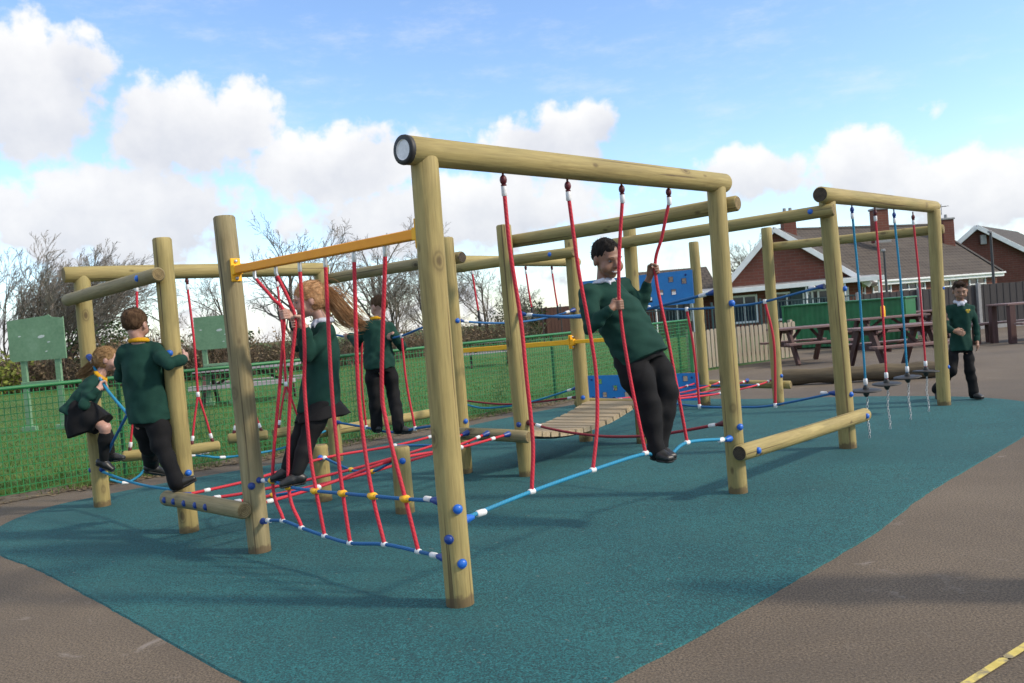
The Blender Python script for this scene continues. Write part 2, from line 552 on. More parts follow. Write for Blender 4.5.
def ground_mats():
    # tarmac
    k = NT('tarmac')
    at = k.n('ShaderNodeTexCoord').outputs['Object']
    big = k.noise(at, 0.55, 5, 0.6)
    c = k.ramp(big, [(0.3, (0.095, 0.072, 0.050)), (0.5, (0.117, 0.090, 0.063)), (0.7, (0.142, 0.111, 0.079))])
    ag = k.noise(at, 95, 3, 0.7)
    c = k.mix(0.75, c, k.ramp(ag, [(0.34, g3(0.06)), (0.5, g3(0.5)), (0.68, g3(1.0))]), 'OVERLAY')
    pt = k.noise(at, 0.28, 4, 0.7, 1.0)
    c = k.mix(k.ramp(pt, [(0.45, g3(0)), (0.62, g3(0.55))]), c, (0.075, 0.060, 0.046))
    vo = k.n('ShaderNodeTexVoronoi')
    vo.inputs['Scale'].default_value = 60
    k.l(at, vo.inputs['Vector'])
    c = k.mix(k.ramp(vo.outputs['Distance'], [(0.1, g3(0.35)), (0.22, g3(0))]), c, (0.26, 0.22, 0.175))
    # pale lichen scuffs and dark spots
    sc = k.noise(at, 3.2, 6, 0.72, 0.6)
    sc2 = k.noise(at, 0.7, 2)
    mm = k.n('ShaderNodeMath', operation='MULTIPLY')
    k.l(k.ramp(sc, [(0.60, g3(0)), (0.70, g3(0.55))]), mm.inputs[0])
    k.l(k.ramp(sc2, [(0.46, g3(0)), (0.60, g3(1))]), mm.inputs[1])
    c = k.mix(mm.outputs[0], c, (0.32, 0.28, 0.25))
    ds = k.noise(at, 5.5, 2, 0.5, 0.2)
    c = k.mix(k.ramp(ds, [(0.73, g3(0)), (0.78, g3(0.6))]), c, (0.055, 0.047, 0.045))
    k.col(c)
    k.rough(0.92)
    k.bump(ag, 0.5, 0.006)
    M['tarmac'] = k.m
    # rubber crumb
    k = NT('teal_rubber_crumb')
    at = k.n('ShaderNodeTexCoord').outputs['Object']
    big = k.noise(at, 0.8, 4)
    c = k.ramp(big, [(0.3, (0.0055, 0.066, 0.074)), (0.5, (0.008, 0.083, 0.090)), (0.72, (0.015, 0.104, 0.106))])
    gr = k.noise(at, 105, 3, 0.75)
    c = k.mix(0.95, c, k.ramp(gr, [(0.33, g3(0.06)), (0.5, g3(0.5)), (0.67, g3(0.97))]), 'OVERLAY')
    vo = k.n('ShaderNodeTexVoronoi')
    vo.inputs['Scale'].default_value = 115
    k.l(at, vo.inputs['Vector'])
    hs = k.n('ShaderNodeSeparateColor')
    k.l(vo.outputs['Color'], hs.inputs[0])
    c = k.mix(k.ramp(hs.outputs[0], [(0.8, g3(0)), (0.84, g3(0.65))]), c, (0.006, 0.032, 0.040))
    c = k.mix(k.ramp(hs.outputs[1], [(0.86, g3(0)), (0.9, g3(0.5))]), c, (0.035, 0.18, 0.19))
    wr = k.noise(at, 1.7, 5, 0.65)
    c = k.mix(k.ramp(wr, [(0.48, g3(0)), (0.75, g3(0.4))]), c, (0.026, 0.098, 0.095))
    dk = k.noise(at, 0.42, 4, 0.6, 0.8)
    c = k.mix(k.ramp(dk, [(0.52, g3(0)), (0.66, g3(0.5))]), c, (0.007, 0.070, 0.078))
    sp_ = k.noise(at, 31, 1, 0.4)
    c = k.mix(k.ramp(sp_, [(0.765, g3(0)), (0.79, g3(0.6))]), c, (0.16, 0.17, 0.15))
    k.col(c)
    k.rough(0.9)
    k.bump(gr, 0.7, 0.006)
    M['crumb'] = k.m
    # grass sheet
    k = NT('mown_grass')
    at = k.n('ShaderNodeTexCoord').outputs['Object']
    big = k.noise(at, 0.35, 5, 0.65)
    c = k.ramp(big, [(0.3, (0.042, 0.102, 0.012)), (0.5, (0.062, 0.134, 0.017)), (0.7, (0.088, 0.162, 0.026))])
    pw = k.noise(at, 0.9, 5, 0.7, 0.6)
    c = k.mix(k.ramp(pw, [(0.5, g3(0)), (0.68, g3(0.6))]), c, (0.085, 0.11, 0.022))
    c = k.mix(k.ramp(pw, [(0.28, g3(0.6)), (0.38, g3(0))]), c, (0.035, 0.062, 0.010))
    f = k.noise(at, 14, 6, 0.75)
    c = k.mix(0.8, c, k.ramp(f, [(0.3, g3(0.15)), (0.55, g3(0.55)), (0.75, g3(0.9))]), 'OVERLAY')
    k.col(c)
    k.rough(0.95)
    k.bump(f, 0.8, 0.03)
    M['grass'] = k.m
    k = NT('grass_blades')
    oi = k.n('ShaderNodeAttribute', attribute_name='lc')
    n = k.noise(oi.outputs['Vector'], 1.1, 6, 0.7)
    k.col(k.ramp(n, [(0.3, (0.038, 0.090, 0.011)), (0.5, (0.068, 0.143, 0.018)), (0.68, (0.135, 0.182, 0.040))]))
    k.rough(0.7)
    M['blade'] = k.m
    M['linepaint'] = noisy('worn_yellow_line', [(0.4, (0.50, 0.40, 0.10)), (0.5, (0.60, 0.48, 0.13)), (0.62, (0.25, 0.21, 0.12))], 14, 0.85, 0.3, 0.003, rnd=False)


ground_mats()

# ================================================================== the setting
def sheet(name, pts, z, m, sub=None, jit=0.0):
    mb = MB()
    P = [(x, y, z) for x, y in pts]
    mb.poly(P)
    V = np.vstack(mb.v)
    o = raw_obj(name, V, mb.f, m, None, v(0, 0, z))
    tag(o, None, None, kind='structure')
    return o


FENCE = [(-11.5, 2.6), (-5.22, 8.45), (-4.53, 9.10), (-3.68, 9.70), (-2.17, 10.87), (-0.57, 12.69), (0.89, 14.19), (3.72, 17.92)]
sheet('ground', [(-400, -200), (400, -200), (400, 500), (-400, 500)], 0.0, M['grass'])
tarmac = [(-11.6, 2.4), (-5.3, 8.3), (-4.6, 8.95), (-3.72, 9.57), (-2.2, 10.74), (-0.6, 12.55), (0.87, 14.05), (3.75, 17.8), (6.7, 20.2), (7.6, 24.5), (10.5, 28.5), (14.2, 27.3), (40, 26.5), (46, -14), (-16, -14)]
sheet('tarmac', tarmac, 0.004, M['tarmac'])

# rubber safety surface: smooth outline through surveyed points
mat_pts = [(-1.65, 3.92), (-2.10, 4.40), (-2.43, 4.75), (-2.92, 5.26), (-3.36, 5.70), (-3.80, 6.10), (-4.22, 6.6), (-4.45, 7.25), (-4.41, 7.89), (-4.13, 8.28), (-3.80, 8.64), (-3.41, 8.97), (-2.02, 10.04), (-1.04, 11.12), (-0.40, 11.95), (0.40, 12.8), (1.14, 13.45), (1.9, 13.4), (2.60, 12.86), (3.40, 12.1), (4.48, 11.5), (5.29, 10.87), (5.70, 10.24), (5.78, 9.60), (5.45, 8.75), (4.53, 7.62), (3.08, 6.12), (2.55, 5.55), (2.07, 4.97), (1.58, 4.46), (1.20, 4.08), (0.70, 3.58), (0.40, 3.31), (0.1, 3.05), (-0.35, 2.9), (-0.85, 3.12)]
sp = spline([v(x, y, 0) for x, y in mat_pts + [mat_pts[0]]], 8)[:-1]
rr = random.Random(3)
mbm = MB()
top = [p + v(rr.uniform(-.004, .004), rr.uniform(-.004, .004), 0.012) for p in sp]
edge = [q + unit(q - v(0.4, 8, 0.022)) * 0.012 * v(1, 1, 0) + v(0, 0, -0.012) for q in top]
k = len(top)
mbm.poly(top)
mbm.add(top + edge, [(i, i + k, (i + 1) % k + k, (i + 1) % k) for i in range(k)])
o = raw_obj('safety_surface', np.vstack(mbm.v), mbm.f, M['crumb'], None, v(0, 0, 0))
tag(o, None, None, kind='structure')

# worn yellow line on the tarmac
ml = MB()
pa, pb = v(1.46, 2.92, 0.009), v(4.6, 5.22, 0.009)
d = unit(pb - pa)
n = v(-d[1], d[0], 0) * 0.017
a = pa
while (pb - a) @ d > 0.1:
    L = rr.uniform(0.10, 0.42)
    q = [a + n * rr.uniform(.7, 1.2), a + d * L + n * rr.uniform(.7, 1.2), a + d * (L + .02), a + d * L - n * rr.uniform(.7, 1.2), a - n * rr.uniform(.7, 1.2), a - d * .015]
    ml.poly(q)
    a = a + d * (L + rr.uniform(0.02, 0.035))
tag(obj('painted_line', ml, M['linepaint']), None, None, kind='structure')

# strip of soil and dead leaves under the fence
mv = MB()
left, right = [], []
fp = spline([v(x, y, 0) for x, y in FENCE], 10)
for i, p in enumerate(fp):
    t = unit(fp[min(i + 1, len(fp) - 1)] - fp[max(i - 1, 0)])
    nn = v(t[1], -t[0], 0)
    left.append(p - nn * rr.uniform(.22, .34) + v(0, 0, .012))
    right.append(p + nn * rr.uniform(.16, .27) + v(0, 0, .010))
k = len(fp)
mv.add(left + right, [(i, i + k, i + 1 + k, i + 1) for i in range(k - 1)])
tag(raw_obj('verge', np.vstack(mv.v), mv.f, M['verge'], None, v(0, 0, 0)), None, None, kind='structure')


def cards(P, size, rng, up=0.35, elong=1.8):
    """many small leaf quads at points P (numpy): returns verts, faces"""
    n = len(P)
    a = rng.normal(size=(n, 3))
    a /= np.linalg.norm(a, axis=1)[:, None]
    b = rng.normal(size=(n, 3))
    b -= a * (a * b).sum(1)[:, None]
    b /= np.linalg.norm(b, axis=1)[:, None]
    s = size * rng.uniform(.6, 1.4, (n, 1))
    V = np.stack([P - a * s * elong * .5, P + b * s * .5, P + a * s * elong * .5, P - b * s * .5], 1).reshape(-1, 3)
    F = np.arange(4 * n).reshape(n, 4)
    return V, F


rng = np.random.default_rng(5)


def blades(P, h, w):
    n = len(P)
    th = rng.uniform(0, 2 * np.pi, n)
    hh = h * rng.uniform(.5, 1.3, n)
    dx = np.stack([np.cos(th), np.sin(th), np.zeros(n)], 1)
    lean = np.stack([rng.normal(0, .45, n), rng.normal(0, .45, n), np.ones(n)], 1)
    V = np.stack([P - dx * w, P + dx * w, P + lean * hh[:, None]], 1).reshape(-1, 3)
    return V, np.arange(3 * n).reshape(n, 3)


# field grass: clumps of blades thinning with distance
n = 95000
yy = 8.8 + 26 * rng.uniform(0, 1, n) ** 1.7
xx = rng.uniform(-.66, .24, n) * yy
fx = np.array([p[0] for p in FENCE])
fy = np.array([p[1] for p in FENCE])
keep = yy > np.interp(xx, fx, fy) + .35
P = np.stack([xx, yy, np.zeros(n)], 1)[keep]
Vb, Fb = blades(P, .05, .006)
# taller untidy tufts along the foot of the fence
q = np.array(fp)
m = 9000
ii = rng.integers(0, len(q), m)
Pt = q[ii] + np.stack([rng.normal(0, .11, m), rng.normal(.05, .11, m), np.zeros(m)], 1)
cl = np.sin(ii * 1.7) + np.sin(ii * .53) + rng.normal(0, .6, m) > .2
Vt, Ft = blades(Pt[cl], .075, .005)
VV = np.vstack([Vb, Vt])
FF = np.vstack([Fb, Ft + len(Vb)])
go = raw_obj('grass', VV, FF, M['blade'], None, v(0, 0, 0))
tag(go, 'short green grass of the field behind the green mesh fence', 'grass', kind='stuff')
# fallen leaves on the verge
m = 2600
ii = rng.integers(0, len(q), m)
Pl = q[ii] + np.stack([rng.normal(0, .13, m), rng.normal(-.08, .13, m), rng.uniform(.014, .03, m)], 1)
Vl, Fl = cards(Pl, .035, rng)
Vl[:, 2] = np.maximum(Vl[:, 2] * .3 + .008, .015)
tag(raw_obj('leaf_litter', Vl, Fl, M['deadleaf'], None, v(0, 0, 0)), 'brown dead leaves along the foot of the green mesh fence', 'leaves', kind='stuff')


# ------------------------------------------------------------------ fences
def mesh_fence():
    t = thing('mesh_fence', 'long green wire mesh fence with a tubular top rail beside the play area', 'fence', (-3.68, 9.70, 0))
    pts = [v(x, y, 0) for x, y in FENCE]
    H = 1.12
    mb = MB()
    for i in range(len(pts) - 1):
        a, b = pts[i], pts[i + 1]
        d = b - a
        L = np.linalg.norm(d[:2])
        d = d / L
        s = v(-d[1], d[0], 0)
        n = max(1, int(round(L / .055)))
        for j in range(n + 1):
            p = a + d * L * j / n
            w = .0042
            for q in (s * .004,):
                pp = p + q
                mb.tube([pp + v(0, 0, .05), pp + v(0, 0, H - .01)], w * 1.25, 3, False, smooth=False)
        z = .06
        while z < H:
            mb.tube([a + v(0, 0, z), b + v(0, 0, z)], .0048, 3, False, smooth=False)
            z += .0665
    obj('mesh_panel', mb, M['greenwire'], t)
    mr = MB()
    mr.tube([p + v(0, 0, H) for p in pts], .021, 8)
    obj('top_rail', mr, M['greenfence'], t)
    path = pts
    acc, nxt = 0, 0.6
    for i in range(len(path) - 1):
        a, b = path[i], path[i + 1]
        L = np.linalg.norm(b - a)
        while nxt <= acc + L:
            p = a + (b - a) * (nxt - acc) / L
            d = unit(b - a)
            mp = MB()
            mp.box(p + v(d[1], -d[0], 0) * -.045 + v(0, 0, .57), (.02, .02, .57), [d, v(-d[1], d[0], 0), v(0, 0, 1)], .004)
            obj('post', mp, M['greenpost'], t)
            nxt += 2.3
        acc += L
    mp = MB()
    p = path[-1] + v(.04, .05, 0)
    mp.box(p + v(0, 0, .6), (.035, .035, .6), None, .005)
    obj('post', mp, M['greenfence'], t)


mesh_fence()


def picket_fence():
    t = thing('picket_fence', 'low pale timber picket fence between the green mesh fence and the picnic tables', 'fence', (5.2, 19.2, 0))
    path = [v(3.86, 18.25, 0), v(5.0, 19.15, 0), v(6.62, 20.0, 0)]
    for rz in (.22, .66):
        mb = MB()
        for i in range(2):
            a, b = path[i], path[i + 1]
            d = unit(b - a)
            s = v(-d[1], d[0], 0)
            mb.box((a + b) / 2 + s * .03 + v(0, 0, rz), (np.linalg.norm(b - a) / 2, .018, .04), [d, s, v(0, 0, 1)], .004)
        obj('rail', mb, M['picket'], t)
    for i in range(2):
        a, b = path[i], path[i + 1]
        L = np.linalg.norm(b - a)
        d = unit(b - a)
        s = v(-d[1], d[0], 0)
        n = int(L / .125)
        for j in range(n + (i == 1)):
            p = a + d * L * j / n
            h = .86 + rr.uniform(-.012, .012)
            mb = MB()
            o = [p - d * .048 + v(0, 0, .03), p + d * .048 + v(0, 0, .03), p + d * .048 + v(0, 0, h - .03), p + d * .03 + v(0, 0, h), p - d * .03 + v(0, 0, h), p - d * .048 + v(0, 0, h - .03)]
            mb.prism([x - s * .022 for x in o], s * .022)
            obj('picket', mb, M['picket'], t)
        mb = MB()
        q = a if i == 0 else b
        mb.box(q + s * .09 + v(0, 0, .45), (.045, .045, .45), [d, s, v(0, 0, 1)], .006)
        obj('post', mb, M['picket'], t)


picket_fence()


def close_fence(label, path, h, panel_m, post_m, rail_h=.3, spacing=2.4, kick=True):
    t = thing('close_boarded_fence', label, 'fence', tuple(path[0]))
    mp, posts = MB(), []
    for i in range(len(path) - 1):
        a, b = path[i], path[i + 1]
        L = np.linalg.norm(b - a)
        d = unit(b - a)
        s = v(-d[1], d[0], 0)
        n = int(L / .11)
        for j in range(n):
            p = a + d * (j + .5) * L / n
            mp.box(p + s * (.006 if j % 2 else -.006) + v(0, 0, h / 2 + .05), (L / n * .54, .009, h / 2 - .05 + rr.uniform(-.008, .008)), [d, s, v(0, 0, 1)], .002)
        m = max(1, int(round(L / spacing)))
        for j in range(m + 1):
            posts.append((a + d * L * j / m - s * .06, d, s))
    obj('boards', mp, panel_m, t)
    if kick:
        mk = MB()
        for i in range(len(path) - 1):
            a, b = path[i], path[i + 1]
            d = unit(b - a)
            s = v(-d[1], d[0], 0)
            mk.box((a + b) / 2 - s * .03 + v(0, 0, .1), (np.linalg.norm(b - a) / 2, .02, .1), [d, s, v(0, 0, 1)], .003)
        obj('gravel_board', mk, post_m, t)
    for p, d, s in posts:
        mb = MB()
        mb.box(p + v(0, 0, h / 2 + .03), (.055, .05, h / 2 + .03), [d, s, v(0, 0, 1)], .008)
        obj('post', mb, post_m, t)


close_fence('dark grey close boarded fence with concrete posts behind the walking boy', [v(10.3, 25.2, 0), v(14.3, 26.0, 0), v(30.5, 28.2, 0)], 1.36, M['closeboard'], M['concrete'])
close_fence('low brown boarded fence far across the field, below the hanging grip ropes', [v(.4, 54.5, 0), v(4.3, 55.0, 0), v(9.5, 56.5, 0)], 2.05, M['brownfence'], M['brownfence'], kick=False)


# ------------------------------------------------------------------ signboards on the field
def signboard(label, x, y, w, h, zb, px, chip, rot, foot):
    t = thing('noticeboard', label, 'noticeboard', (x, y, 0), 'green boards standing on the field')
    c, s = math.cos(rot), math.sin(rot)
    d, nn = v(c, s, 0), v(-s, c, 0)
    base = v(x, y, 0)
    o = [(-w / 2, zb + .05), (-w / 2 + .06, zb), (w / 2, zb), (w / 2, zb + h)] + chip + [(-w / 2, zb + h - .01)]
    mb = MB()
    mb.prism([base + d * a + v(0, 0, b) - nn * .05 for a, b in o], nn * .028)
    pane = obj('board_panel', mb, M['board'], t)
    mc = MB()
    for a, b, r in ((.1, zb + h * .56, .045), (.24, zb + h * .42, .02), (-.33, zb + h * .6, .018), (.18, zb + .16, .016)):
        mc.prism([base + d * (a + r * 1.6 * math.cos(q)) + v(0, 0, b + r * .7 * math.sin(q * 1.0 + .3)) - nn * .053 for q in np.arange(0, 6.2, .8)], nn * .004)
    obj('paint_chip', mc, M['boardchip'], pane)
    for a in px:
        mp = MB()
        mp.box(base + d * a + v(0, 0, (zb + h * .6) / 2), (.055, .03, (zb + h * .6) / 2), [d, nn, v(0, 0, 1)], .006)
        mp.box(base + d * a + v(0, 0, .05), (foot, .05, .05), [d, nn, v(0, 0, 1)], .008)
        obj('leg', mp, M['board'], t)
    mr = MB()
    mr.box(base + v(0, 0, .93) - nn * .03, (w * .34, .03, .03), [d, nn, v(0, 0, 1)], .006)
    obj('ledge', mr, M['board'], t)


signboard('bigger faded green board on two legs, left of the crouching girl', -9.08, 16.35, 1.12, .80, 1.36, (-.32, .36), [(.53, 2.14), (.33, 2.17), (.27, 2.22), (.2, 2.20)], -.06, .14)
signboard('smaller faded green board half hidden by the tall bare-topped post', -6.75, 19.5, .96, .76, 1.29, (-.30, .30), [(.3, 2.05)], -.05, .12)


# ------------------------------------------------------------------ picnic tables
def picnic(name, label, x, y, rot, L=1.7, topm='picnictop', h=.76, group='picnic tables around the playground', scale=1.0, legs='A', th=.021):
    t = thing(name, label, 'picnic table', (x, y, 0), group)
    d = v(math.cos(rot), math.sin(rot), 0)
    s = v(-d[1], d[0], 0)
    B = v(x, y, 0)
    A = [d, s, v(0, 0, 1)]
    mb = MB()
    for j in range(5):
        mb.box(B + s * (j - 2) * .148 * scale + v(0, 0, h), (L / 2, .068 * scale, th), A, .005)
    obj('tabletop', mb, M[topm], t)
    for e in (-1, 1):
        mb = MB()
        for j in (-.5, .5):
            mb.box(B + s * (e * .66 * scale + j * .14) + v(0, 0, .45), (L / 2, .064, th), A, .005)
        obj('bench', mb, M[topm], t)
    if legs == 'A':
        for ex in (-1, 1):
            mb = MB()
            X = B + d * ex * (L / 2 - .28)
            for e in (-1, 1):
                a, b = X + s * e * .62 * scale + v(0, 0, 0), X + s * e * .20 * scale + v(0, 0, h - .03)
                u = unit(b - a)
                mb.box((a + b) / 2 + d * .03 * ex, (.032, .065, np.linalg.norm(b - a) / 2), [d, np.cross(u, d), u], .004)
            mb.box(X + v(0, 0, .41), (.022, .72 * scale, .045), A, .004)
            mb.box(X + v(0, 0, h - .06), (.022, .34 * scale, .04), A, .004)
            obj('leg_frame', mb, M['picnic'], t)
        mb = MB()
        for ex in (-1, 1):
            a, b = B + d * ex * (L / 2 - .33) + v(0, 0, .42), B + d * ex * .12 + v(0, 0, h - .03)
            u = unit(b - a)
            mb.box((a + b) / 2, (.03, .02, np.linalg.norm(b - a) / 2), [np.cross(s, u), s, u], .004)
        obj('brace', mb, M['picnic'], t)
    else:
        for ex in (-1, 1):
            for e in (-1, 1):
                mb = MB()
                mb.box(B + d * ex * (L / 2 - .12) + s * e * .3 + v(0, 0, h / 2 - .01), (.07, .06, h / 2 - .012), A, .008)
                obj('leg', mb, M['picnic'], t)
                mb = MB()
                mb.box(B + d * ex * (L / 2 - .25) + s * e * .66 + v(0, 0, .215), (.05, .06, .215), A, .006)
                obj('bench_leg', mb, M['picnic'], t)
    return t


picnic('picnic_table', 'brown picnic table in front of the green metal box, its end frame in view', 6.30, 18.25, .10, 1.45)
picnic('picnic_table', 'brown picnic table nearest the hanging disc swings', 6.80, 15.15, .12, 1.58)
picnic('picnic_table', 'brown picnic table between the nearest table and the green metal box', 9.15, 20.7, .08, 1.8)
picnic('picnic_table', 'brown picnic table farthest back, against the grey boarded fence', 11.0, 23.4, .08, 1.9)
picnic('picnic_table', 'chunky dark picnic table with straight block legs at the right edge', 12.15, 19.4, .12, 2.3, 'picnictop', .88, legs='B')
picnic('picnic_table', 'pale topped picnic table on the field, behind the tall bare-topped post', -6.15, 19.7, .10, 2.3, 'greycloth', .82, th=.045, scale=1.15)
picnic('picnic_table', 'distant picnic table on the field, seen between two posts above the yellow bar', -.75, 27.2, .05, 1.7, 'greycloth', .78)


def stool(label, x, y):
    t = thing('log_stool', label, 'stool', (x, y, 0), 'stools beside the chunky table')
    mb = MB()
    mb.box(v(x, y, .46), (.26, .17, .03), None, .008)
    obj('seat', mb, M['picnictop'], t)
    for e in (-1, 1):
        mb = MB()
        mb.box(v(x + e * .15, y, .215), (.045, .11, .215), None, .006)
        obj('leg', mb, M['picnic'], t)


stool('small brown stool standing left of the chunky table', 10.55, 19.6)

# green metal storage box
t = thing('storage_box', 'long low green corrugated metal storage box behind the picnic tables', 'storage box', (8.8, 22.8, 0))
a, b = v(7.5, 23.35, 0), v(10.0, 21.55, 0)
d = unit(b - a)
s = v(-d[1], d[0], 0)
mb = MB()
L = np.linalg.norm(b - a)
nn_ = 46
prof = []
for i in range(nn_ + 1):
    prof.append(a + d * L * i / nn_ - s * (.0 if i % 2 else .022))
mb.prism(prof + [b + s * 1.4, a + s * 1.4], v(0, 0, 1.15))
for p in mb.v:
    p[:, 2] += .02
obj('body', mb, M['greenbox'], t)
mb = MB()
mb.box((a + b) / 2 + s * .69 + v(0, 0, 1.195), (L / 2 + .05, .76, .022), [d, s, v(0, 0, 1)], .008)
obj('lid', mb, M['greenbox'], t)
for q in (a, b):
    mb = MB()
    mb.box(q - s * .035 + v(0, 0, .59), (.03, .02, .58), [d, s, v(0, 0, 1)], .004)
    obj('corner_trim', mb, M['greenfence'], t)
mb = MB()
mb.box(a + d * L * .42 - s * .045 + v(0, 0, .8), (.02, .02, .09), [d, s, v(0, 0, 1)], .006)
obj('handle', mb, M['greenfence'], t)

# big dark log lying on the tarmac
mb = MB()
pts = spline([v(4.32, 13.75, .135), v(5.1, 13.45, .14), v(5.9, 13.28, .14), v(6.6, 13.1, .135)], 6)
mb.tube(pts, [.125 + .012 * math.sin(i * 1.3) for i in range(len(pts))], 14, capmat=1)
tag(obj('log', mb, [M['darkwood'], M['enddark']]), 'big dark log lying on the tarmac in front of the picnic tables', 'log')

# small things left on a picnic table
mb = MB()
mb.tube([v(9.0, 20.55, .781), v(9.0, 20.55, .90), v(9.0, 20.55, 1.03), v(9.0, 20.55, 1.06)], [.05, .055, .05, .02], 10)
tag(obj('bottle', mb, M['bracket']), 'yellow bottle standing on a brown picnic table behind the disc swings', 'bottle')


# ------------------------------------------------------------------ poles
def pole(label, x, y, h, r=.035):
    t = thing('lamp_post', label, 'lamp post', (x, y, 0), 'thin dark poles by the houses')
    mb = MB()
    mb.tube([v(x, y, 0), v(x, y, h * .4), v(x, y, h)], [r * 1.2, r, r * .8], 8)
    obj('pole', mb, M['polegrey'], t)
    mb = MB()
    mb.box(v(x - .02, y, h + .02), (.05, .05, .04), None, .015)
    obj('lamp_head', mb, M['grey'], t)


pole('thin dark pole standing against the grey fence right of the walking boy', 15.0, 26.3, 2.95, .045)
pole('thin dark pole in front of the hipped roof, behind the disc swings', 11.5, 25.9, 2.62, .04)
for i, (x, y) in enumerate([(1.75, 46), (2.75, 46), (3.4, 46)]):
    mb = MB()
    mb.tube([v(x, y, 0), v(x, y, 2.1)], .035, 6)
    o = obj('fence_pole', mb, M['polegrey'])
    tag(o, 'slender dark pole in front of the distant brown fence', 'pole', 'dark poles by the brown fence')


# ------------------------------------------------------------------ houses
def roof_slab(mb, quad, th, mat=0):
    """thick roof plane from four points (eave a, eave b, ridge b, ridge a); lc runs along/up the slope"""
    Q = [np.asarray(p, float) for p in quad]
    n = unit(np.cross(Q[1] - Q[0], Q[-1] - Q[0]))
    if n[2] < 0:
        n = -n
    e = unit(Q[1] - Q[0])
    u = np.cross(n, e)
    top = Q
    bot = [p - n * th for p in Q]
    lc = [((p - Q[0]) @ e, (p - Q[0]) @ u, 0) for p in Q]
    k = len(Q)
    mb.add(top, [tuple(range(k))], mat, lc)
    mb.add(bot, [tuple(range(k))[::-1]], mat, lc)
    mb.add(top + bot, [(i, i + k, (i + 1) % k + k, (i + 1) % k) for i in range(k)], mat, lc + lc)


def wall_poly(mb, pts, th, mat=0):
    P = [np.asarray(p, float) for p in pts]
    e = P[1] - P[0]
    e[2] = 0
    e = unit(e)
    n = np.cross(e, v(0, 0, 1))
    k = len(P)
    lc = [((p - P[0]) @ e, p[2], 0) for p in P]
    B = [p - n * th for p in P]
    mb.add(P, [tuple(range(k))], mat, lc)
    mb.add(B, [tuple(range(k))[::-1]], mat, lc)
    mb.add(P + B, [(i, (i + 1) % k, (i + 1) % k + k, i + k) for i in range(k)], mat, lc + lc)


def bar(mb, a, b, w, h, mat=0):
    a, b = np.asarray(a, float), np.asarray(b, float)
    d = unit(b - a)
    s = unit(np.cross(d, v(0, 0, 1)))
    mb.box((a + b) / 2, (np.linalg.norm(b - a) / 2, w / 2, h / 2), [d, s, np.cross(s, d)], .01, mat)


def window(t, c, d, w, h, bars=1, opener=False):
    d = unit(d)
    n = np.cross(d, v(0, 0, 1))
    c = np.asarray(c, float)
    A = [d, n, v(0, 0, 1)]
    mb = MB()
    for e in (-1, 1):
        mb.box(c + v(0, 0, e * h / 2) + n * .03, (w / 2, .05, .05), A, .01)
        mb.box(c + d * e * w / 2 + n * .03, (.05, .05, h / 2 + .05), A, .01)
    for j in range(bars):
        mb.box(c + d * w * ((j + 1) / (bars + 1) - .5) + n * .028, (.04, .045, h / 2 - .05), A, .008)
    if opener:
        mb.box(c + v(0, 0, h * .18) + n * .028, (w / 2 - .05, .04, .03), A, .008)
    o = obj('window', mb, M['white'], t)
    mb = MB()
    mb.box(c + n * .012, (w / 2 - .03, .012, h / 2 - .03), A, .003)
    obj('pane', mb, M['glass'], o)


def chimney(par, c, w, h, m, pots=2):
    mb = MB()
    mb.box(v(*c) + v(0, 0, h / 2), (w / 2, w / 2 * .8, h / 2), None, .02)
    mb.lc = [np.stack([p[:, 0] + p[:, 1], p[:, 2], p[:, 1]], 1) for p in mb.v]
    o = obj('chimney', mb, m, par)
    mb = MB()
    mb.box(v(*c) + v(0, 0, h + .06), (w / 2 + .06, w / 2 * .8 + .06, .06), None, .02)
    for j in range(pots):
        x = (j - (pots - 1) / 2) * w * .45
        mb.tube([v(*c) + v(x, 0, h + .1), v(*c) + v(x, 0, h + .36)], [.11, .09], 8)
    obj('chimney_pot', mb, M['grey'], o)
    mb = MB()
    mb.box(v(*c) + v(0, -w * .42, .12), (w / 2 + .05, .03, .16), None, .01)
    obj('flashing', mb, M['concrete'], o)


# bungalow with the brick gable and hipped brown roof
H1 = thing('brick_bungalow', 'red brick bungalow with white edged gable and brown hipped roof behind the disc swings', 'house', (16, 46, 0))
gl, ga, gr = v(10.55, 42.3, 2.15), v(13.22, 42, 4.95), v(17.6, 41.6, 1.85)
mb = MB()
wall_poly(mb, [v(10.85, 42.25, 0), v(17.3, 41.65, 0), v(17.3, 41.65, 2.05), v(13.22, 42, 4.82), v(10.85, 42.25, 2.4)], .25)
obj('wall', mb, M['brick'], H1)
back = v(5.2, 10.0, 0)
mb = MB()
fwd = v(-.03, -.28, 0)
roof_slab(mb, [gl + fwd, ga + fwd, ga + back, gl + back], .16)
roof_slab(mb, [gr + fwd, ga + fwd, ga + back, gr + back], .16)
obj('roof', mb, M['tile'], H1)
mb = MB()
bar(mb, gl + fwd * 1.12 + v(0, 0, -.10), ga + fwd * 1.12 + v(0, 0, -.10), .06, .26)
bar(mb, ga + fwd * 1.17 + v(0, 0, -.10), gr + fwd * 1.17 + v(0, 0, -.10), .06, .26)
obj('bargeboard', mb, M['white'], H1)
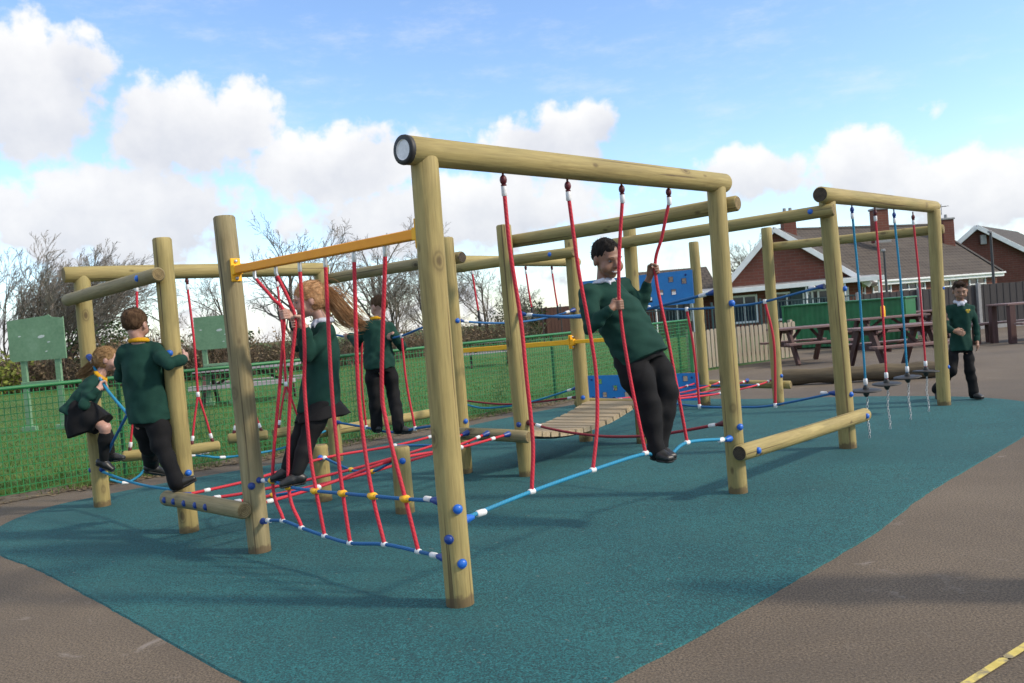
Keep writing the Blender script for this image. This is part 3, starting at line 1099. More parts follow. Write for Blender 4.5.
# main range with the hip
e0, e1 = v(17.2, 45.0, 1.98), v(30.6, 52.6, 2.0)
r0, r1 = v(16.3, 51.7, 5.62), v(29.0, 58.3, 5.66)
bk = e1 + v(-3.6, 11.5, 0)
mb = MB()
roof_slab(mb, [e0, e1, r1, r0], .18)
roof_slab(mb, [e1, bk, r1], .18)
roof_slab(mb, [bk, e0 + v(.6, 12.5, 0), r0, r1], .18)
rf = obj('roof', mb, M['tile'], H1)
mb = MB()
bar(mb, r0 + v(0, 0, .03), r1 + v(0, 0, .03), .22, .12)
bar(mb, e1 + v(0, 0, .05), r1 + v(0, 0, .03), .2, .1)
obj('ridge_tiles', mb, M['tile2'], rf)
d1 = unit(v(13.4, 7.6, 0))
n1 = np.cross(d1, v(0, 0, 1))
w0 = v(17.5, 45.5, 0)
mb = MB()
wall_poly(mb, [w0, w0 + d1 * 14.7, w0 + d1 * 14.7 + v(0, 0, 2.1), w0 + v(0, 0, 2.1)], .25)
obj('wall', mb, M['brick'], H1)
mb = MB()
bar(mb, e0 + n1 * .06 + v(0, 0, -.12), e1 + n1 * .06 + v(0, 0, -.12), .05, .26)
obj('fascia', mb, M['white'], H1)
mb = MB()
bar(mb, e0 + n1 * .15 + v(0, 0, -.02), e1 + n1 * .15 + v(0, 0, -.02), .12, .1)
obj('gutter', mb, M['white'], H1)
for u, w, h in ((1.3, 1.9, 1.15), (3.7, 1.5, 1.15), (6.4, 2.2, 1.15), (9.6, 2.0, 1.15), (12.6, 1.6, 1.15)):
    window(H1, w0 + d1 * u + v(0, 0, 1.18), d1, w, h, 2 if w > 1.7 else 1, True)
chimney(rf, (16.1, 48.2, 4.0), .72, 2.15, M['brick'])
chimney(rf, (22.75, 51.6, 4.35), .86, 1.95, M['brick'])
# low wing on the left and the porch along the gable
mb = MB()
roof_slab(mb, [v(6.6, 43.4, 2.05), v(10.7, 43.0, 2.05), v(10.9, 46.5, 3.5), v(6.9, 46.9, 3.5)], .15)
obj('wing_roof', mb, M['tile'], H1)
mb = MB()
wall_poly(mb, [v(6.9, 43.9, 0), v(10.8, 43.5, 0), v(10.8, 43.5, 2.05), v(6.9, 43.9, 2.05)], .2)
obj('wall', mb, M['brick2'], H1)
window(H1, v(8.6, 43.72, 1.2), v(1, -.1, 0), 1.4, 1.0, 1)
mb = MB()
pr = [v(6.7, 41.6, 2.0), v(17.9, 40.5, 2.12), v(17.9, 41.5, 2.25), v(6.8, 42.9, 2.2)]
roof_slab(mb, pr, .1)
po = obj('porch_roof', mb, M['grey'], H1)
mb = MB()
bar(mb, pr[0] + v(0, -.04, -.06), pr[1] + v(0, -.04, -.06), .05, .22)
obj('fascia', mb, M['white'], po)
for u in (.04, .2, .36, .52, .68, .84, .98):
    p = pr[0] + (pr[1] - pr[0]) * u
    mb = MB()
    mb.tube([v(p[0], p[1] + .08, 0), v(p[0], p[1] + .08, 1.95)], .05, 8)
    obj('porch_post', mb, M['white'], H1)
for u, w in ((.12, 1.2), (.44, 1.6), (.6, .95), (.76, 1.7)):
    p = v(10.85, 42.25, 0) + v(6.45, -.6, 0) * u
    window(H1, p + v(0, 0, 1.05), v(6.45, -.6, 0), w, 1.3, 1)
mb = MB()
p = v(14.3, 41.93, 0)
mb.box(p + v(0, -.05, 1.0), (.45, .04, 1.0), None, .01)
obj('door', mb, M['darkteal'], H1)

# dark railings in front of the porch
t = thing('railings', 'dark railings in front of the bungalow porch, above the picket fence', 'railings', (9, 36, 0))
a, b = v(4.6, 36.6, 0), v(14.5, 35.2, 0)
d = unit(b - a)
mb = MB()
for j in range(74):
    p = a + (b - a) * j / 73
    mb.tube([p + v(0, 0, .1), p + v(0, 0, 1.35)], .018, 4, False, smooth=False)
obj('bars', mb, M['darkteal'], t)
for z in (.15, 1.32):
    mb = MB()
    bar(mb, a + v(0, 0, z), b + v(0, 0, z), .04, .05)
    obj('rail', mb, M['darkteal'], t)
for j in range(6):
    p = a + (b - a) * j / 5
    mb = MB()
    mb.box(p + v(0, 0, .75), (.04, .04, .75), None, .006)
    obj('post', mb, M['darkteal'], t)

# second house at the right edge
H2 = thing('brick_house', 'red brick house with grey roof and white edged gable at the right edge', 'house', (33, 58, 0), None)
gl, ga, gr = v(29.4, 58.5, 3.15), v(32.05, 58.0, 5.35), v(37.2, 57.0, 1.95)
bk = v(9.5, 11.0, 0)
mb = MB()
wall_poly(mb, [v(29.8, 58.4, 0), v(36.9, 57.05, 0), v(36.9, 57.05, 2.0), v(32.05, 58, 5.2), v(29.8, 58.4, 3.3)], .3)
obj('wall', mb, M['brick2'], H2)
mb = MB()
fw = v(-.1, -.35, 0)
roof_slab(mb, [gl + fw, ga + fw, ga + bk, gl + bk], .2)
roof_slab(mb, [gr + fw, ga + fw, ga + bk, gr + bk], .2)
r2 = obj('roof', mb, M['tile2'], H2)
mb = MB()
bar(mb, gl + fw * 1.13 + v(0, 0, -.1), ga + fw * 1.13 + v(0, 0, -.1), .07, .3)
bar(mb, ga + fw * 1.18 + v(0, 0, -.1), gr + fw * 1.18 + v(0, 0, -.1), .07, .3)
obj('bargeboard', mb, M['white'], H2)
chimney(r2, (28.85, 55.6, 3.6), .74, 2.1, M['brick2'], 1)
mb = MB()
mb.box(v(32.4, 57.72, 4.35), (.2, .06, .32), None, .02)
obj('alarm_box', mb, M['concrete'], H2)
mb = MB()
mb.tube([v(28.6, 55.6, 6.05), v(28.6, 55.6, 6.75)], .02, 5)
for j in range(5):
    mb.tube([v(28.3 + j * .16, 55.35, 6.6), v(28.3 + j * .16, 55.85, 6.6)], .012, 4)
mb.tube([v(28.2, 55.6, 6.6), v(29.1, 55.6, 6.6)], .014, 4)
obj('aerial', mb, M['polegrey'], H2)


# ------------------------------------------------------------------ trees
def grow(mbT, mbC, p, d, L, r, depth, rnd, P, top=False):
    n = 4 if depth < 3 else 3
    pts, rad = [p], [r]
    q, dd = p.copy(), d.copy()
    for i in range(n):
        w = P['wob'] * (1 + .35 * depth)
        dd = unit(dd + np.array([rnd.gauss(0, w), rnd.gauss(0, w), rnd.gauss(0, w)]) + v(P['lean'][0], P['lean'][1], P['up']) * (.10 if depth else .03))
        q = q + dd * L / n
        pts.append(q)
        rad.append(max(r * (1 - .6 * (i + 1) / n), P['min']))
    sides = (8, 6, 4, 3, 3, 3)[depth]
    (mbT if depth < 2 else mbC).tube(pts, rad, sides, False, smooth=depth < 3)
    if depth >= P['depth']:
        return
    k = P['kids'][depth]
    for j in range(k):
        f = P['start'][depth] + (1 - P['start'][depth]) * (j + rnd.random() * .8) / k
        x = f * n
        i = min(int(x), n - 1)
        b = pts[i] + (pts[i + 1] - pts[i]) * (x - i)
        br = rad[i] + (rad[i + 1] - rad[i]) * (x - i)
        t = unit(pts[i + 1] - pts[i])
        az = rnd.uniform(0, 2 * math.pi)
        ref = unit(np.cross(t, v(math.cos(az), math.sin(az), .3)))
        an = rnd.gauss(P['ang'][depth], .16)
        nd = unit(t * math.cos(an) + ref * math.sin(an))
        grow(mbT, mbC, b, nd, L * P['ratio'][depth] * (1.15 - .5 * f) * rnd.uniform(.8, 1.2), max(br * .62, P['min']), depth + 1, rnd, P)


def tree(seed, h, P0):
    P = dict(wob=.09, lean=(0, 0), up=.7, min=.0062, depth=4, kids=(8, 6, 5, 3), start=(.25, .2, .15, .1), ang=(.75, .65, .6, .55), ratio=(.62, .55, .5, .5))
    P.update(P0)
    rnd = random.Random(seed)
    mbT, mbC = MB(), MB()
    for s in range(P.get('stems', 1)):
        a = rnd.uniform(0, 6.28)
        sp_ = P.get('spread', 0)
        grow(mbT, mbC, v(math.cos(a) * .15 * (P.get('stems', 1) > 1), math.sin(a) * .15 * (P.get('stems', 1) > 1), -.05), unit(v(math.cos(a) * sp_ + P['lean'][0] * .3, math.sin(a) * sp_, 1)), h * P.get('tl', .8), h * P.get('tr', .02), 0, rnd, P)
    root = thing('bare_tree', '', 'tree', (0, 0, 0))
    obj('trunk', mbT, M['bark'], root)
    c = obj('crown', mbC, M['twig'], root)
    top_ = max(p[:, 2].max() for p in mbC.v)
    return root, top_


PROTO = {}
PROTO['swept'] = tree(3, 5.2, dict(lean=(1.1, .1), up=.85, stems=7, spread=.42, kids=(9, 7, 5, 3), tr=.010, tl=.80, wob=.06, start=(.3, .15, .12, .1), ang=(.6, .5, .5, .45)))
PROTO['round'] = tree(8, 6.2, dict(kids=(9, 6, 5, 3), tl=.62, tr=.017, start=(.22, .2, .1, .1), ang=(.8, .6, .6, .55)))
PROTO['bushy'] = tree(21, 5.4, dict(stems=3, spread=.28, kids=(8, 6, 6, 3), tl=.68, tr=.013))
PROTO['upright'] = tree(34, 7.0, dict(kids=(12, 6, 4, 3), tl=.92, tr=.012, ang=(.62, .55, .55, .5), ratio=(.38, .5, .5, .5), up=1.0))
PROTO['loose'] = tree(47, 6.0, dict(kids=(8, 6, 5, 4), tl=.66, tr=.015, lean=(.35, 0), ang=(.7, .65, .6, .5)))
trees = [
    ('swept', -20.3, 37.5, 7.0, .0, 'wind-swept bare tree with many stems, behind the bigger green board'),
    ('swept', -22.6, 38.5, 6.5, .5, 'wind-swept bare tree at the left edge, leaning to the right'),
    ('loose', -15.4, 38.5, 4.6, 2.2, 'thin bare tree behind the boy hugging the post'),
    ('loose', -12.7, 38.5, 5.0, 3.0, 'low sparse bare tree between the boy at the post and the smaller green board'),
    ('round', -9.9, 38.5, 7.0, .4, 'tallest spreading bare tree, above the left end of the orange bar'),
    ('loose', -8.1, 36.5, 6.5, 1.2, 'bare tree above the red haired girl'),
    ('round', -6.1, 40.0, 6.7, 2.5, 'bare spreading tree between the girl and the boy with the yellow collar'),
    ('bushy', -5.0, 37.0, 4.6, .9, 'low bare tree straight behind the boy with the yellow collar'),
    ('upright', -3.05, 44.5, 7.3, .0, 'slim upright bare tree seen right of the nearest post'),
    ('bushy', -4.1, 46.0, 5.4, 2.0, 'bare tree just left of the slim upright tree, hidden by the nearest post'),
    ('loose', -1.3, 45.5, 5.1, 4.0, 'low rounded bare tree right of the slim upright tree'),
    ('bushy', .4, 49.0, 3.9, 5.0, 'smallest bare tree, at the left end of the distant brown fence'),
    ('round', 19.4, 70.0, 7.2, 1.4, 'bare tree rising behind the bungalow gable'),
    ('loose', 21.4, 73.0, 6.6, 3.4, 'bare tree behind the bungalow chimney, mostly hidden by the roof'),
]
used = set()
for key, x, y, h, rz, lab in trees:
    root, th = PROTO[key]
    o = root if key not in used else copy_tree(root)
    used.add(key)
    o.location = (x, y, 0)
    k = h / th
    o.scale = (k * 1.05, k * 1.05, k)
    o.rotation_euler = (0, 0, rz if key != 'swept' else rz * .3)
    tag(o, lab, 'tree', 'bare trees along the field edge')


def scrub(seed, n=150, h=2.2, w=1.6, leaf=420, lm='deadleaf', ls=.07):
    rnd = random.Random(seed)
    rg = np.random.default_rng(seed)
    mb = MB()
    L = []
    for i in range(n):
        x, y = rnd.gauss(0, w * .5), rnd.gauss(0, w * .33)
        hh = h * rnd.uniform(.45, 1.05) * (1 - .16 * abs(x) / w)
        d = unit(v(rnd.gauss(0, .22) + x * .12, rnd.gauss(0, .22), 1))
        pts = [v(x, y, 0)]
        for s in range(4):
            d = unit(d + v(rnd.gauss(0, .16), rnd.gauss(0, .16), .02))
            pts.append(pts[-1] + d * hh / 4)
        mb.tube(pts, [.011, .010, .009, .008, .005], 3, False, smooth=False)
        for s in range(5):
            b = pts[rnd.randint(1, 3)] + d * rnd.uniform(0, .3)
            e = unit(v(rnd.gauss(0, 1), rnd.gauss(0, 1), rnd.uniform(.1, 1.2)))
            mb.tube([b, b + e * .22, b + e * .42 + v(0, 0, .05)], [.007, .006, .004], 3, False, smooth=False)
        L += [pts[rnd.randint(1, 4)] + v(rnd.gauss(0, .16), rnd.gauss(0, .16), rnd.gauss(0, .14)) for _ in range(leaf // n + 1)]
    t = thing('hedge_shrub', '', 'shrub')
    obj('stems', mb, M['scrub'], t)
    Vc, Fc = cards(np.array(L), ls, rg)
    f = raw_obj('leaves', Vc, Fc, M[lm], t, Vc.mean(0), lc=Vc)
    return t


SCR = [scrub(2), scrub(9, 170, 2.0, 1.9, 900), scrub(15, 140, 2.5, 1.5, 600)]
shr = []
xs = np.linspace(-27.5, -1.0, 25)
su = [False] * 3
for i, x in enumerate(xs):
    y = 35.5 + max(0, (x + 9)) * 1.25 + rr.uniform(-.5, .5) + (1.5 if x < -17 else 0)
    k = i % 3
    o = SCR[k] if not su[k] else copy_tree(SCR[k])
    su[k] = True
    o.location = (x + rr.uniform(-.2, .2), y, 0)
    s_ = rr.uniform(.62, .95) * (1.08 if x < -8 else 1.0)
    o.scale = (1.05, 1, s_)
    o.rotation_euler = (0, 0, rr.choice((0, math.pi)) + rr.uniform(-.3, .3))
    tag(o, 'tangled brown leafless shrub in the hedge along the far edge of the field', 'shrub', 'brown hedge shrubs along the field')
for (x, y, h, w, lab, lm) in ((-21.6, 34.8, 1.75, 1.3, 'yellow green leafy bush at the left edge, left of the bigger board leg', 'leafgold'), (-17.2, 36.6, 2.9, 1.0, 'dark green ivy covered bush left of the boy hugging the post', 'leaf'), (-12.2, 36.2, 2.1, 1.1, 'dark green evergreen bush beside the tall bare-topped post', 'leaf'), (.75, 52, 2.65, 1.1, 'small dark evergreen at the end of the distant brown fence', 'leaf')):
    o = scrub(int(100 + x), 90, h, w, 2600, lm, .10)
    o.name = 'leafy_bush'
    o.location = (x, y, 0)
    tag(o, lab, 'bush')

# ================================================================== the climbing frame
# post feet (metres, surveyed), tops
PO = {
    'p1': (-3.84, 7.72, 2.12), 'p2': (-2.53, 6.36, 2.22), 'c': (-1.77, 5.59, 2.23), 'a': (-0.36, 4.21, 2.24),
    'p14': (-2.03, 9.33, 2.12), 'p5': (-0.54, 7.95, 2.22), 'p6': (0.04, 7.55, 2.25), 'b': (1.57, 6.21, 2.25),
    'p15': (-0.83, 10.61, 2.20), 'p7': (0.73, 9.35, 2.25), 'p8': (1.29, 8.89, 2.27), 'p12': (2.96, 7.67, 2.25),
    'p7b': (1.05, 13.05, 2.21), 'p9': (2.62, 11.82, 2.29), 'p11': (3.44, 11.17, 2.35), 'p13': (5.00, 9.95, 2.30)}
XY = {k_: v(a, b, 0) for k_, (a, b, c) in PO.items()}
ZT = {k_: c for k_, (a, b, c) in PO.items()}


def at(a, b, t, z, off=0.0):
    """point t metres from post a towards post b at height z; off > 0 is away from the street side"""
    A, B = (XY[a] if isinstance(a, str) else a), (XY[b] if isinstance(b, str) else b)
    d = unit(B - A)
    n = v(-d[1], d[0], 0)
    if n @ A < 0:
        n = -n
    return A + d * t + n * off + v(0, 0, z)


def gap(a, b):
    return np.linalg.norm(XY[a] - XY[b])


FR = thing('climbing_frame', 'large timber post and beam climbing frame standing on the teal safety surface', 'climbing frame', (0.9, 8.6, 0))
lr = random.Random(17)


def log_obj(name, a, b, r, parent, mats=('post', 'end'), n=22, taper=.04, cap=.006, label=None, bend=.008, plain=False):
    a, b = np.asarray(a, float), np.asarray(b, float)
    d = unit(b - a)
    L = np.linalg.norm(b - a)
    up = v(0, 0, 1) if abs(d[2]) < .9 else v(1, 0, 0)
    x = unit(np.cross(up, d))
    y = np.cross(d, x)
    ph = lr.uniform(0, 6)
    m = 14
    pts, rad = [], []
    for i in range(m + 1):
        f = i / m
        o = bend * math.sin(math.pi * f) * (math.cos(ph) * x + math.sin(ph) * y) * (0 if plain else 1)
        pts.append(a + d * L * f + o)
        rad.append(r * (1 + taper * (.5 - f) + .008 * math.sin(9 * f + ph)))
    # eased edges at both ends
    e = .012
    pts = [pts[0]] + [pts[0] + d * e] + pts[1:-1] + [pts[-1] - d * e] + [pts[-1]]
    rad = [rad[0] - .009] + [rad[0]] + rad[1:-1] + [rad[-1]] + [rad[-1] - .009]
    mb = MB()
    mb.tube(pts, rad, n, True, 0, 1, True, lr.uniform(0, 5))
    return obj(name, mb, [M[mats[0]], M[mats[1]]], parent, label)


def capbolt(par, c, nrm, m='cap', r=.0225):
    nrm = unit(nrm)
    up = v(0, 0, 1)
    x = unit(np.cross(up, nrm))
    mb = MB()
    mb.tube([np.asarray(c) - nrm * .012, np.asarray(c) + nrm * .004], r * 1.08, 14)
    mb.ball(np.asarray(c) + nrm * .003, (r, r, r * .62), 14, 8, [x, np.cross(nrm, x), nrm])
    obj('bolt_cap', mb, M[m], par)


R = .071
POST = {}
LEAN = {'c': -.046, 'p6': -.034, 'p12': -.036, 'p13': .03, 'p8': .022, 'p2': -.012}
for k_ in PO:
    aged = k_ in ('c',)
    POST[k_] = log_obj('post', XY[k_] + v(0, 0, -.06), XY[k_] + v(LEAN.get(k_, 0), 0, ZT[k_]), R * lr.uniform(.95, 1.04), FR, ('aged', 'enddark') if aged else ('post', 'end'), bend=.006,
                       label='most weathered grey post, tall and free at the top' if aged else None)

FRONT = v(.73, -.69, 0)
# long front beam with its capped end
bA = at('a', 'b', -.12, 2.262)
bB = at('a', 'b', 2.90, 2.285)
beam = log_obj('top_beam', bA, bB, .0715, FR, bend=.012, taper=0)
d = unit(bA - bB)
mb = MB()
x = unit(np.cross(v(0, 0, 1), d))
y = np.cross(d, x)
ring, ri = [], []
vs, fs = [], []
N = 28
for i, (rad, off) in enumerate(((.0715, -.014), (.0735, .002), (.0715, .012), (.050, .012), (.046, .006), (0.0, .006))):
    for j in range(N):
        a_ = 2 * math.pi * j / N
        vs.append(bA + d * off + (x * math.cos(a_) + y * math.sin(a_)) * rad)
for i in range(3):
    fs += [(i * N + j, i * N + (j + 1) % N, (i + 1) * N + (j + 1) % N, (i + 1) * N + j) for j in range(N)]
mb.add(vs[:4 * N], fs, 0, None, True)
mb.add(vs[3 * N:], [(j, (j + 1) % N, N + (j + 1) % N, N + j) for j in range(N)] + [(N + j, N + (j + 1) % N, 2 * N + (j + 1) % N, 2 * N + j) for j in range(N)], 1)
obj('end_cap', mb, [M['black'], M['ferrule']], beam)
log_obj('top_beam', at('p12', 'p13', -.24, 2.29), at('p12', 'p13', 3.20, 2.34), .071, FR, ('post', 'enddark'), taper=0)
log_obj('top_beam', at('p1', 'p14', -.15, 2.125), at('p1', 'p14', 2.50, 2.125), .071, FR, taper=0)
log_obj('top_beam', at('p15', 'p7b', -.10, 2.21), at('p15', 'p7b', 3.17, 2.22), .071, FR, taper=0)
# side bolted beams
log_obj('side_beam', at('p1', 'p2', -.04, 1.90, -.125), at('p1', 'p2', 2.05, 1.935, -.125), .054, FR, ('aged', 'end'))
log_obj('side_beam', at('p14', 'p5', -.1, 2.02, .12), at('p14', 'p5', 2.11, 2.03, .12), .058, FR, ('aged', 'enddark'))
log_obj('side_beam', at('p6', 'b', -.12, 2.11, .115), at('p6', 'b', 2.14, 2.125, .115), .058, FR)
log_obj('side_beam', at('p15', 'p7', -.15, 2.075, -.115), at('p15', 'p7', 2.12, 2.085, -.115), .058, FR)
log_obj('side_beam', at('p8', 'p12', -.12, 2.11, -.115), at('p8', 'p12', 2.12, 2.155, -.115), .057, FR)
log_obj('side_beam', at('p11', 'p13', -.1, 2.10, .115), at('p11', 'p13', 2.08, 2.07, .115), .056, FR)
# low step logs
st1 = log_obj('step_log', at('p2', 'c', -.06, .285, -.125), at('p2', 'c', 1.16, .315, -.125), .056, FR, ('aged', 'end'))
st2 = log_obj('step_log', at('p5', 'p6', -.12, .40, -.125), at('p5', 'p6', .84, .38, -.125), .056, FR, ('aged', 'end'))
log_obj('step_log', at('p7', 'p8', -.18, .425, .125), at('p7', 'p8', .90, .415, .125), .055, FR)
log_obj('step_log', at('p9', 'p11', -.15, .30, .125), at('p9', 'p11', 1.18, .265, .125), .055, FR)
log_obj('step_log', at('b', 'p12', -.17, .335, -.125), at('b', 'p12', 2.14, .30, -.125), .060, FR, ('post', 'enddark'), taper=0)
log_obj('step_log', at('p14', 'p15', -.12, .335, .12), at('p14', 'p15', 1.95, .335, .12), .056, FR)

# bolt caps on the posts (side facing the street and along the lines)
LN = unit(v(.70, -.71, 0))
RW = unit(v(.70, .715, 0))


def pb(k_, z, nrm, m='cap'):
    capbolt(POST[k_], XY[k_] + v(0, 0, z) + unit(nrm) * (R + .002), nrm, m)


for z in (.50, .23):
    pb('a', z, v(.42, -.9, 0))
pb('a', .355, v(-.35, -.93, 0), 'capdark')
pb('b', .50, v(.45, -.9, 0))
pb('b', 1.40, v(.55, -.85, 0))
pb('p12', .50, v(.5, -.86, 0))
pb('p12', 1.45, v(.75, -.66, 0))
pb('p12', .27, v(.1, -1, 0), 'capdark')
pb('p13', 1.38, v(.72, -.7, 0))
pb('p13', .46, v(.75, -.66, 0))
pb('p2', 1.36, v(-.05, -1, 0))
pb('p2', .46, v(.7, -.7, 0))
pb('p5', 1.44, v(.72, -.7, 0))
pb('p5', .50, v(.72, -.7, 0))
pb('p5', .28, v(.6, -.8, 0), 'capdark')
pb('p6', .48, v(-.55, -.85, 0), 'capdark')
pb('p7', 1.45, v(.75, -.66, 0))
pb('p7', .50, v(-.05, -1, 0))
pb('p7', .36, v(-.8, -.6, 0), 'capdark')
pb('p11', .40, v(.6, -.8, 0))
pb('p1', .35, v(-.9, -.4, 0), 'capdark')
pb('c', .46, v(.05, -1, 0), 'capdark')
for j, t_ in enumerate((.02, .18, .36, .54, .70)):
    capbolt(st1, at('p2', 'c', t_ + .02, .29 + .025 * t_, -.182), v(-.72, -.69, 0), 'capdark', .022)
for p_, nr in ((at('b', 'p12', .0, .33, -.187), FRONT), (at('b', 'p12', 2.03, .302, -.187), FRONT), (at('p8', 'p12', 1.93, 2.16, -.172), v(-.6, -.8, 0)), (at('p15', 'p7', 1.83, 2.09, -.172), v(-.6, -.8, 0)), (at('p1', 'p2', 1.78, 1.93, -.18), v(-.7, -.7, 0)), (at('p1', 'p2', -.035, 1.90, -.13), v(-.9, .3, 0))):
    capbolt(FR, p_, nr)


def flat_bar(name, A, B, sec, m, bracket_ends):
    d = unit(B - A)
    s = unit(np.cross(d, v(0, 0, 1)))
    mb = MB()
    mb.box((A + B) / 2, (np.linalg.norm(B - A) / 2, sec / 2, sec / 2), [d, s, np.cross(s, d)], .005)
    o = obj(name, mb, m, FR)
    for e, sg in bracket_ends:
        mb = MB()
        p = (A if e == 0 else B)
        mb.box(p + d * sg * .006, (.006, .035, .075), [d, s, v(0, 0, 1)], .004)
        mb.box(p + d * sg * .02 + v(0, 0, .0), (.02, .032, .032), [d, s, v(0, 0, 1)], .004)
        br = obj('bracket', mb, M['bracket'], o)
        mb = MB()
        for z in (-.055, .055):
            mb.ball(p + d * sg * .014 + v(0, 0, z) - s * 0.0, (.013, .013, .013), 8, 6)
        obj('bolt', mb, M['steel'], br)
    return o


BAR_A, BAR_B = at('c', 'a', .072, 1.87) + v(-.038, 0, 0), at('c', 'a', gap('c', 'a') - .07, 1.87)
flat_bar('orange_bar', BAR_A, BAR_B, .052, M['orange'], [(0, 1), (1, -1)])
flat_bar('yellow_bar', at('p15', 'p8', .08, 1.075), at('p15', 'p8', 1.97, 1.115, -.085), .054, M['bracket'], [(0, 1), (1, -1)])
flat_bar('yellow_bar', at('p15', 'p8', 1.975, 1.115, -.085), at('p15', 'p8', 2.65, 1.12, -.06), .040, M['bracket'], [(0, 1)])


# climbing panels with hand holes
def panel(z0, z1, t0, t1, holes, label):
    A = at('p7b', 'p9', 0, 0, -.10)
    d = unit(XY['p9'] - XY['p7b'])
    n = v(-d[1], d[0], 0)
    th = .022
    xs_ = sorted({t0, t1} | {h[0] - h[2] for h in holes} | {h[0] + h[2] for h in holes})
    zs_ = sorted({z0, z1} | {h[1] - h[2] for h in holes} | {h[1] + h[2] for h in holes})
    mb = MB()
    solid = {}
    for i in range(len(xs_) - 1):
        for j in range(len(zs_) - 1):
            cx, cz = (xs_[i] + xs_[i + 1]) / 2, (zs_[j] + zs_[j + 1]) / 2
            solid[i, j] = not any(abs(cx - h[0]) < h[2] and abs(cz - h[1]) < h[2] for h in holes)
    P = lambda x_, z_, s_: A + d * x_ + v(0, 0, z_) + n * (s_ * th / 2)
    for (i, j), s_ in solid.items():
        if not s_:
            continue
        x0, x1, q0, q1 = xs_[i], xs_[i + 1], zs_[j], zs_[j + 1]
        for sd in (-1, 1):
            mb.poly([P(x0, q0, sd), P(x1, q0, sd), P(x1, q1, sd), P(x0, q1, sd)])
        for (di, dj, e) in ((-1, 0, ((x0, q0), (x0, q1))), (1, 0, ((x1, q0), (x1, q1))), (0, -1, ((x0, q0), (x1, q0))), (0, 1, ((x0, q1), (x1, q1)))):
            if not solid.get((i + di, j + dj), False):
                (xa, za), (xb, zb) = e
                mb.poly([P(xa, za, -1), P(xb, zb, -1), P(xb, zb, 1), P(xa, za, 1)], 1)
    o = obj('climbing_panel', mb, [M['panel'], M['panelin']], FR, label)
    # rounded frames round the holes and corner bolts
    for h in holes:
        mb = MB()
        mb.tube([P(h[0] + h[2] * a_, h[1] + h[2] * b_, -1.1) for a_, b_ in ((-1, -1), (1, -1), (1, 1), (-1, 1), (-1, -1))], .0035, 6)
        obj('hole_rim', mb, M['panelin'], o)
    for cx in (t0 + .1, t1 - .1):
        for cz in (z0 + .06, z1 - .06):
            mb = MB()
            mb.ball(P(cx, cz, -1.0), .018, 8, 6)
            obj('bolt', mb, M['capdark'], o)


hs = .038
panel(1.44, 1.905, .12, 1.99, [(.40, 1.78, hs), (.66, 1.58, hs), (.98, 1.72, hs), (1.31, 1.54, hs), (1.49, 1.63, hs), (1.66, 1.80, hs), (1.69, 1.62, hs), (1.86, 1.76, hs)], 'upper blue board with hand holes')
panel(.09, .475, .12, 1.97, [(.36, .385, hs), (.43, .185, hs), (.62, .285, hs), (.80, .385, hs), (.81, .185, hs), (1.10, .38, hs), (1.25, .25, hs), (1.50, .17, hs), (1.77, .40, hs)], 'lower blue board with foot holes')

for k_, lab in ((('s1'), 'short round post beside the red crawl net, nearer the field fence'), (('s2'), 'short round post beside the red crawl net, nearer the orange bar')):
    p_, h_ = ((v(-1.69, 7.14, 0), .485) if k_ == 's1' else (v(-.91, 6.43, 0), .515))
    o = log_obj('short_post', p_ + v(0, 0, -.05), p_ + v(0, 0, h_), .072, None, bend=.002)
    tag(o, lab, 'short post', 'short posts of the crawl net')
    capbolt(o, p_ + v(.02, -.072, h_ - .10), v(.25, -.97, 0))
S1, S2 = v(-1.69, 7.14, 0), v(-.91, 6.43, 0)


# ================================================================== ropes
RR = .0122


def rope(name, pts, m, parent, r=RR, sub=6, n=8, top=False):
    mb = MB()
    mb.tube(spline(pts, sub), r, n)
    return obj(name, mb, m if not isinstance(m, str) else M[m], parent)


def ferrule(par, p, d, m='ferrule', r=.0175, l=.03):
    mb = MB()
    d = unit(d)
    p = np.asarray(p, float)
    mb.tube([p - d * l, p - d * l * .8, p + d * l * .8, p + d * l], [r * .75, r, r, r * .75], 10)
    obj('ferrule', mb, M[m], par)


def eye_end(par, p, d, m='capdark'):
    """moulded cup that fixes a rope to a post; d points into the post"""
    mb = MB()
    d = unit(d)
    p = np.asarray(p, float)
    mb.tube([p - d * .05, p - d * .02, p + d * .01, p + d * .02], [.015, .021, .027, .027], 10)
    obj('end_cup', mb, M[m], par)


def hanger(par, p, m='hook', l=.09):
    """swivel and shackle under a beam, p is its lower end"""
    mb = MB()
    p = np.asarray(p, float)
    mb.tube([p + v(0, 0, l + .03), p + v(0, 0, l - .01)], .007, 6)
    mb.ball(p + v(0, 0, l - .03), (.02, .02, .028), 10, 6)
    mb.tube([p + v(0, 0, l - .055), p + v(0, 0, .012)], [.016, .012], 8)
    obj('swivel', mb, M[m], par)
    ferrule(par, p, v(0, 0, 1), 'ferrule', .016, .028)


def sagline(a, b, sag, n=7):
    a, b = np.asarray(a, float), np.asarray(b, float)
    return [a + (b - a) * i / n - v(0, 0, sag * 4 * (i / n) * (1 - i / n)) for i in range(n + 1)]


def L1(t, z, off=0):
    return at('c', 'a', t, z, off)


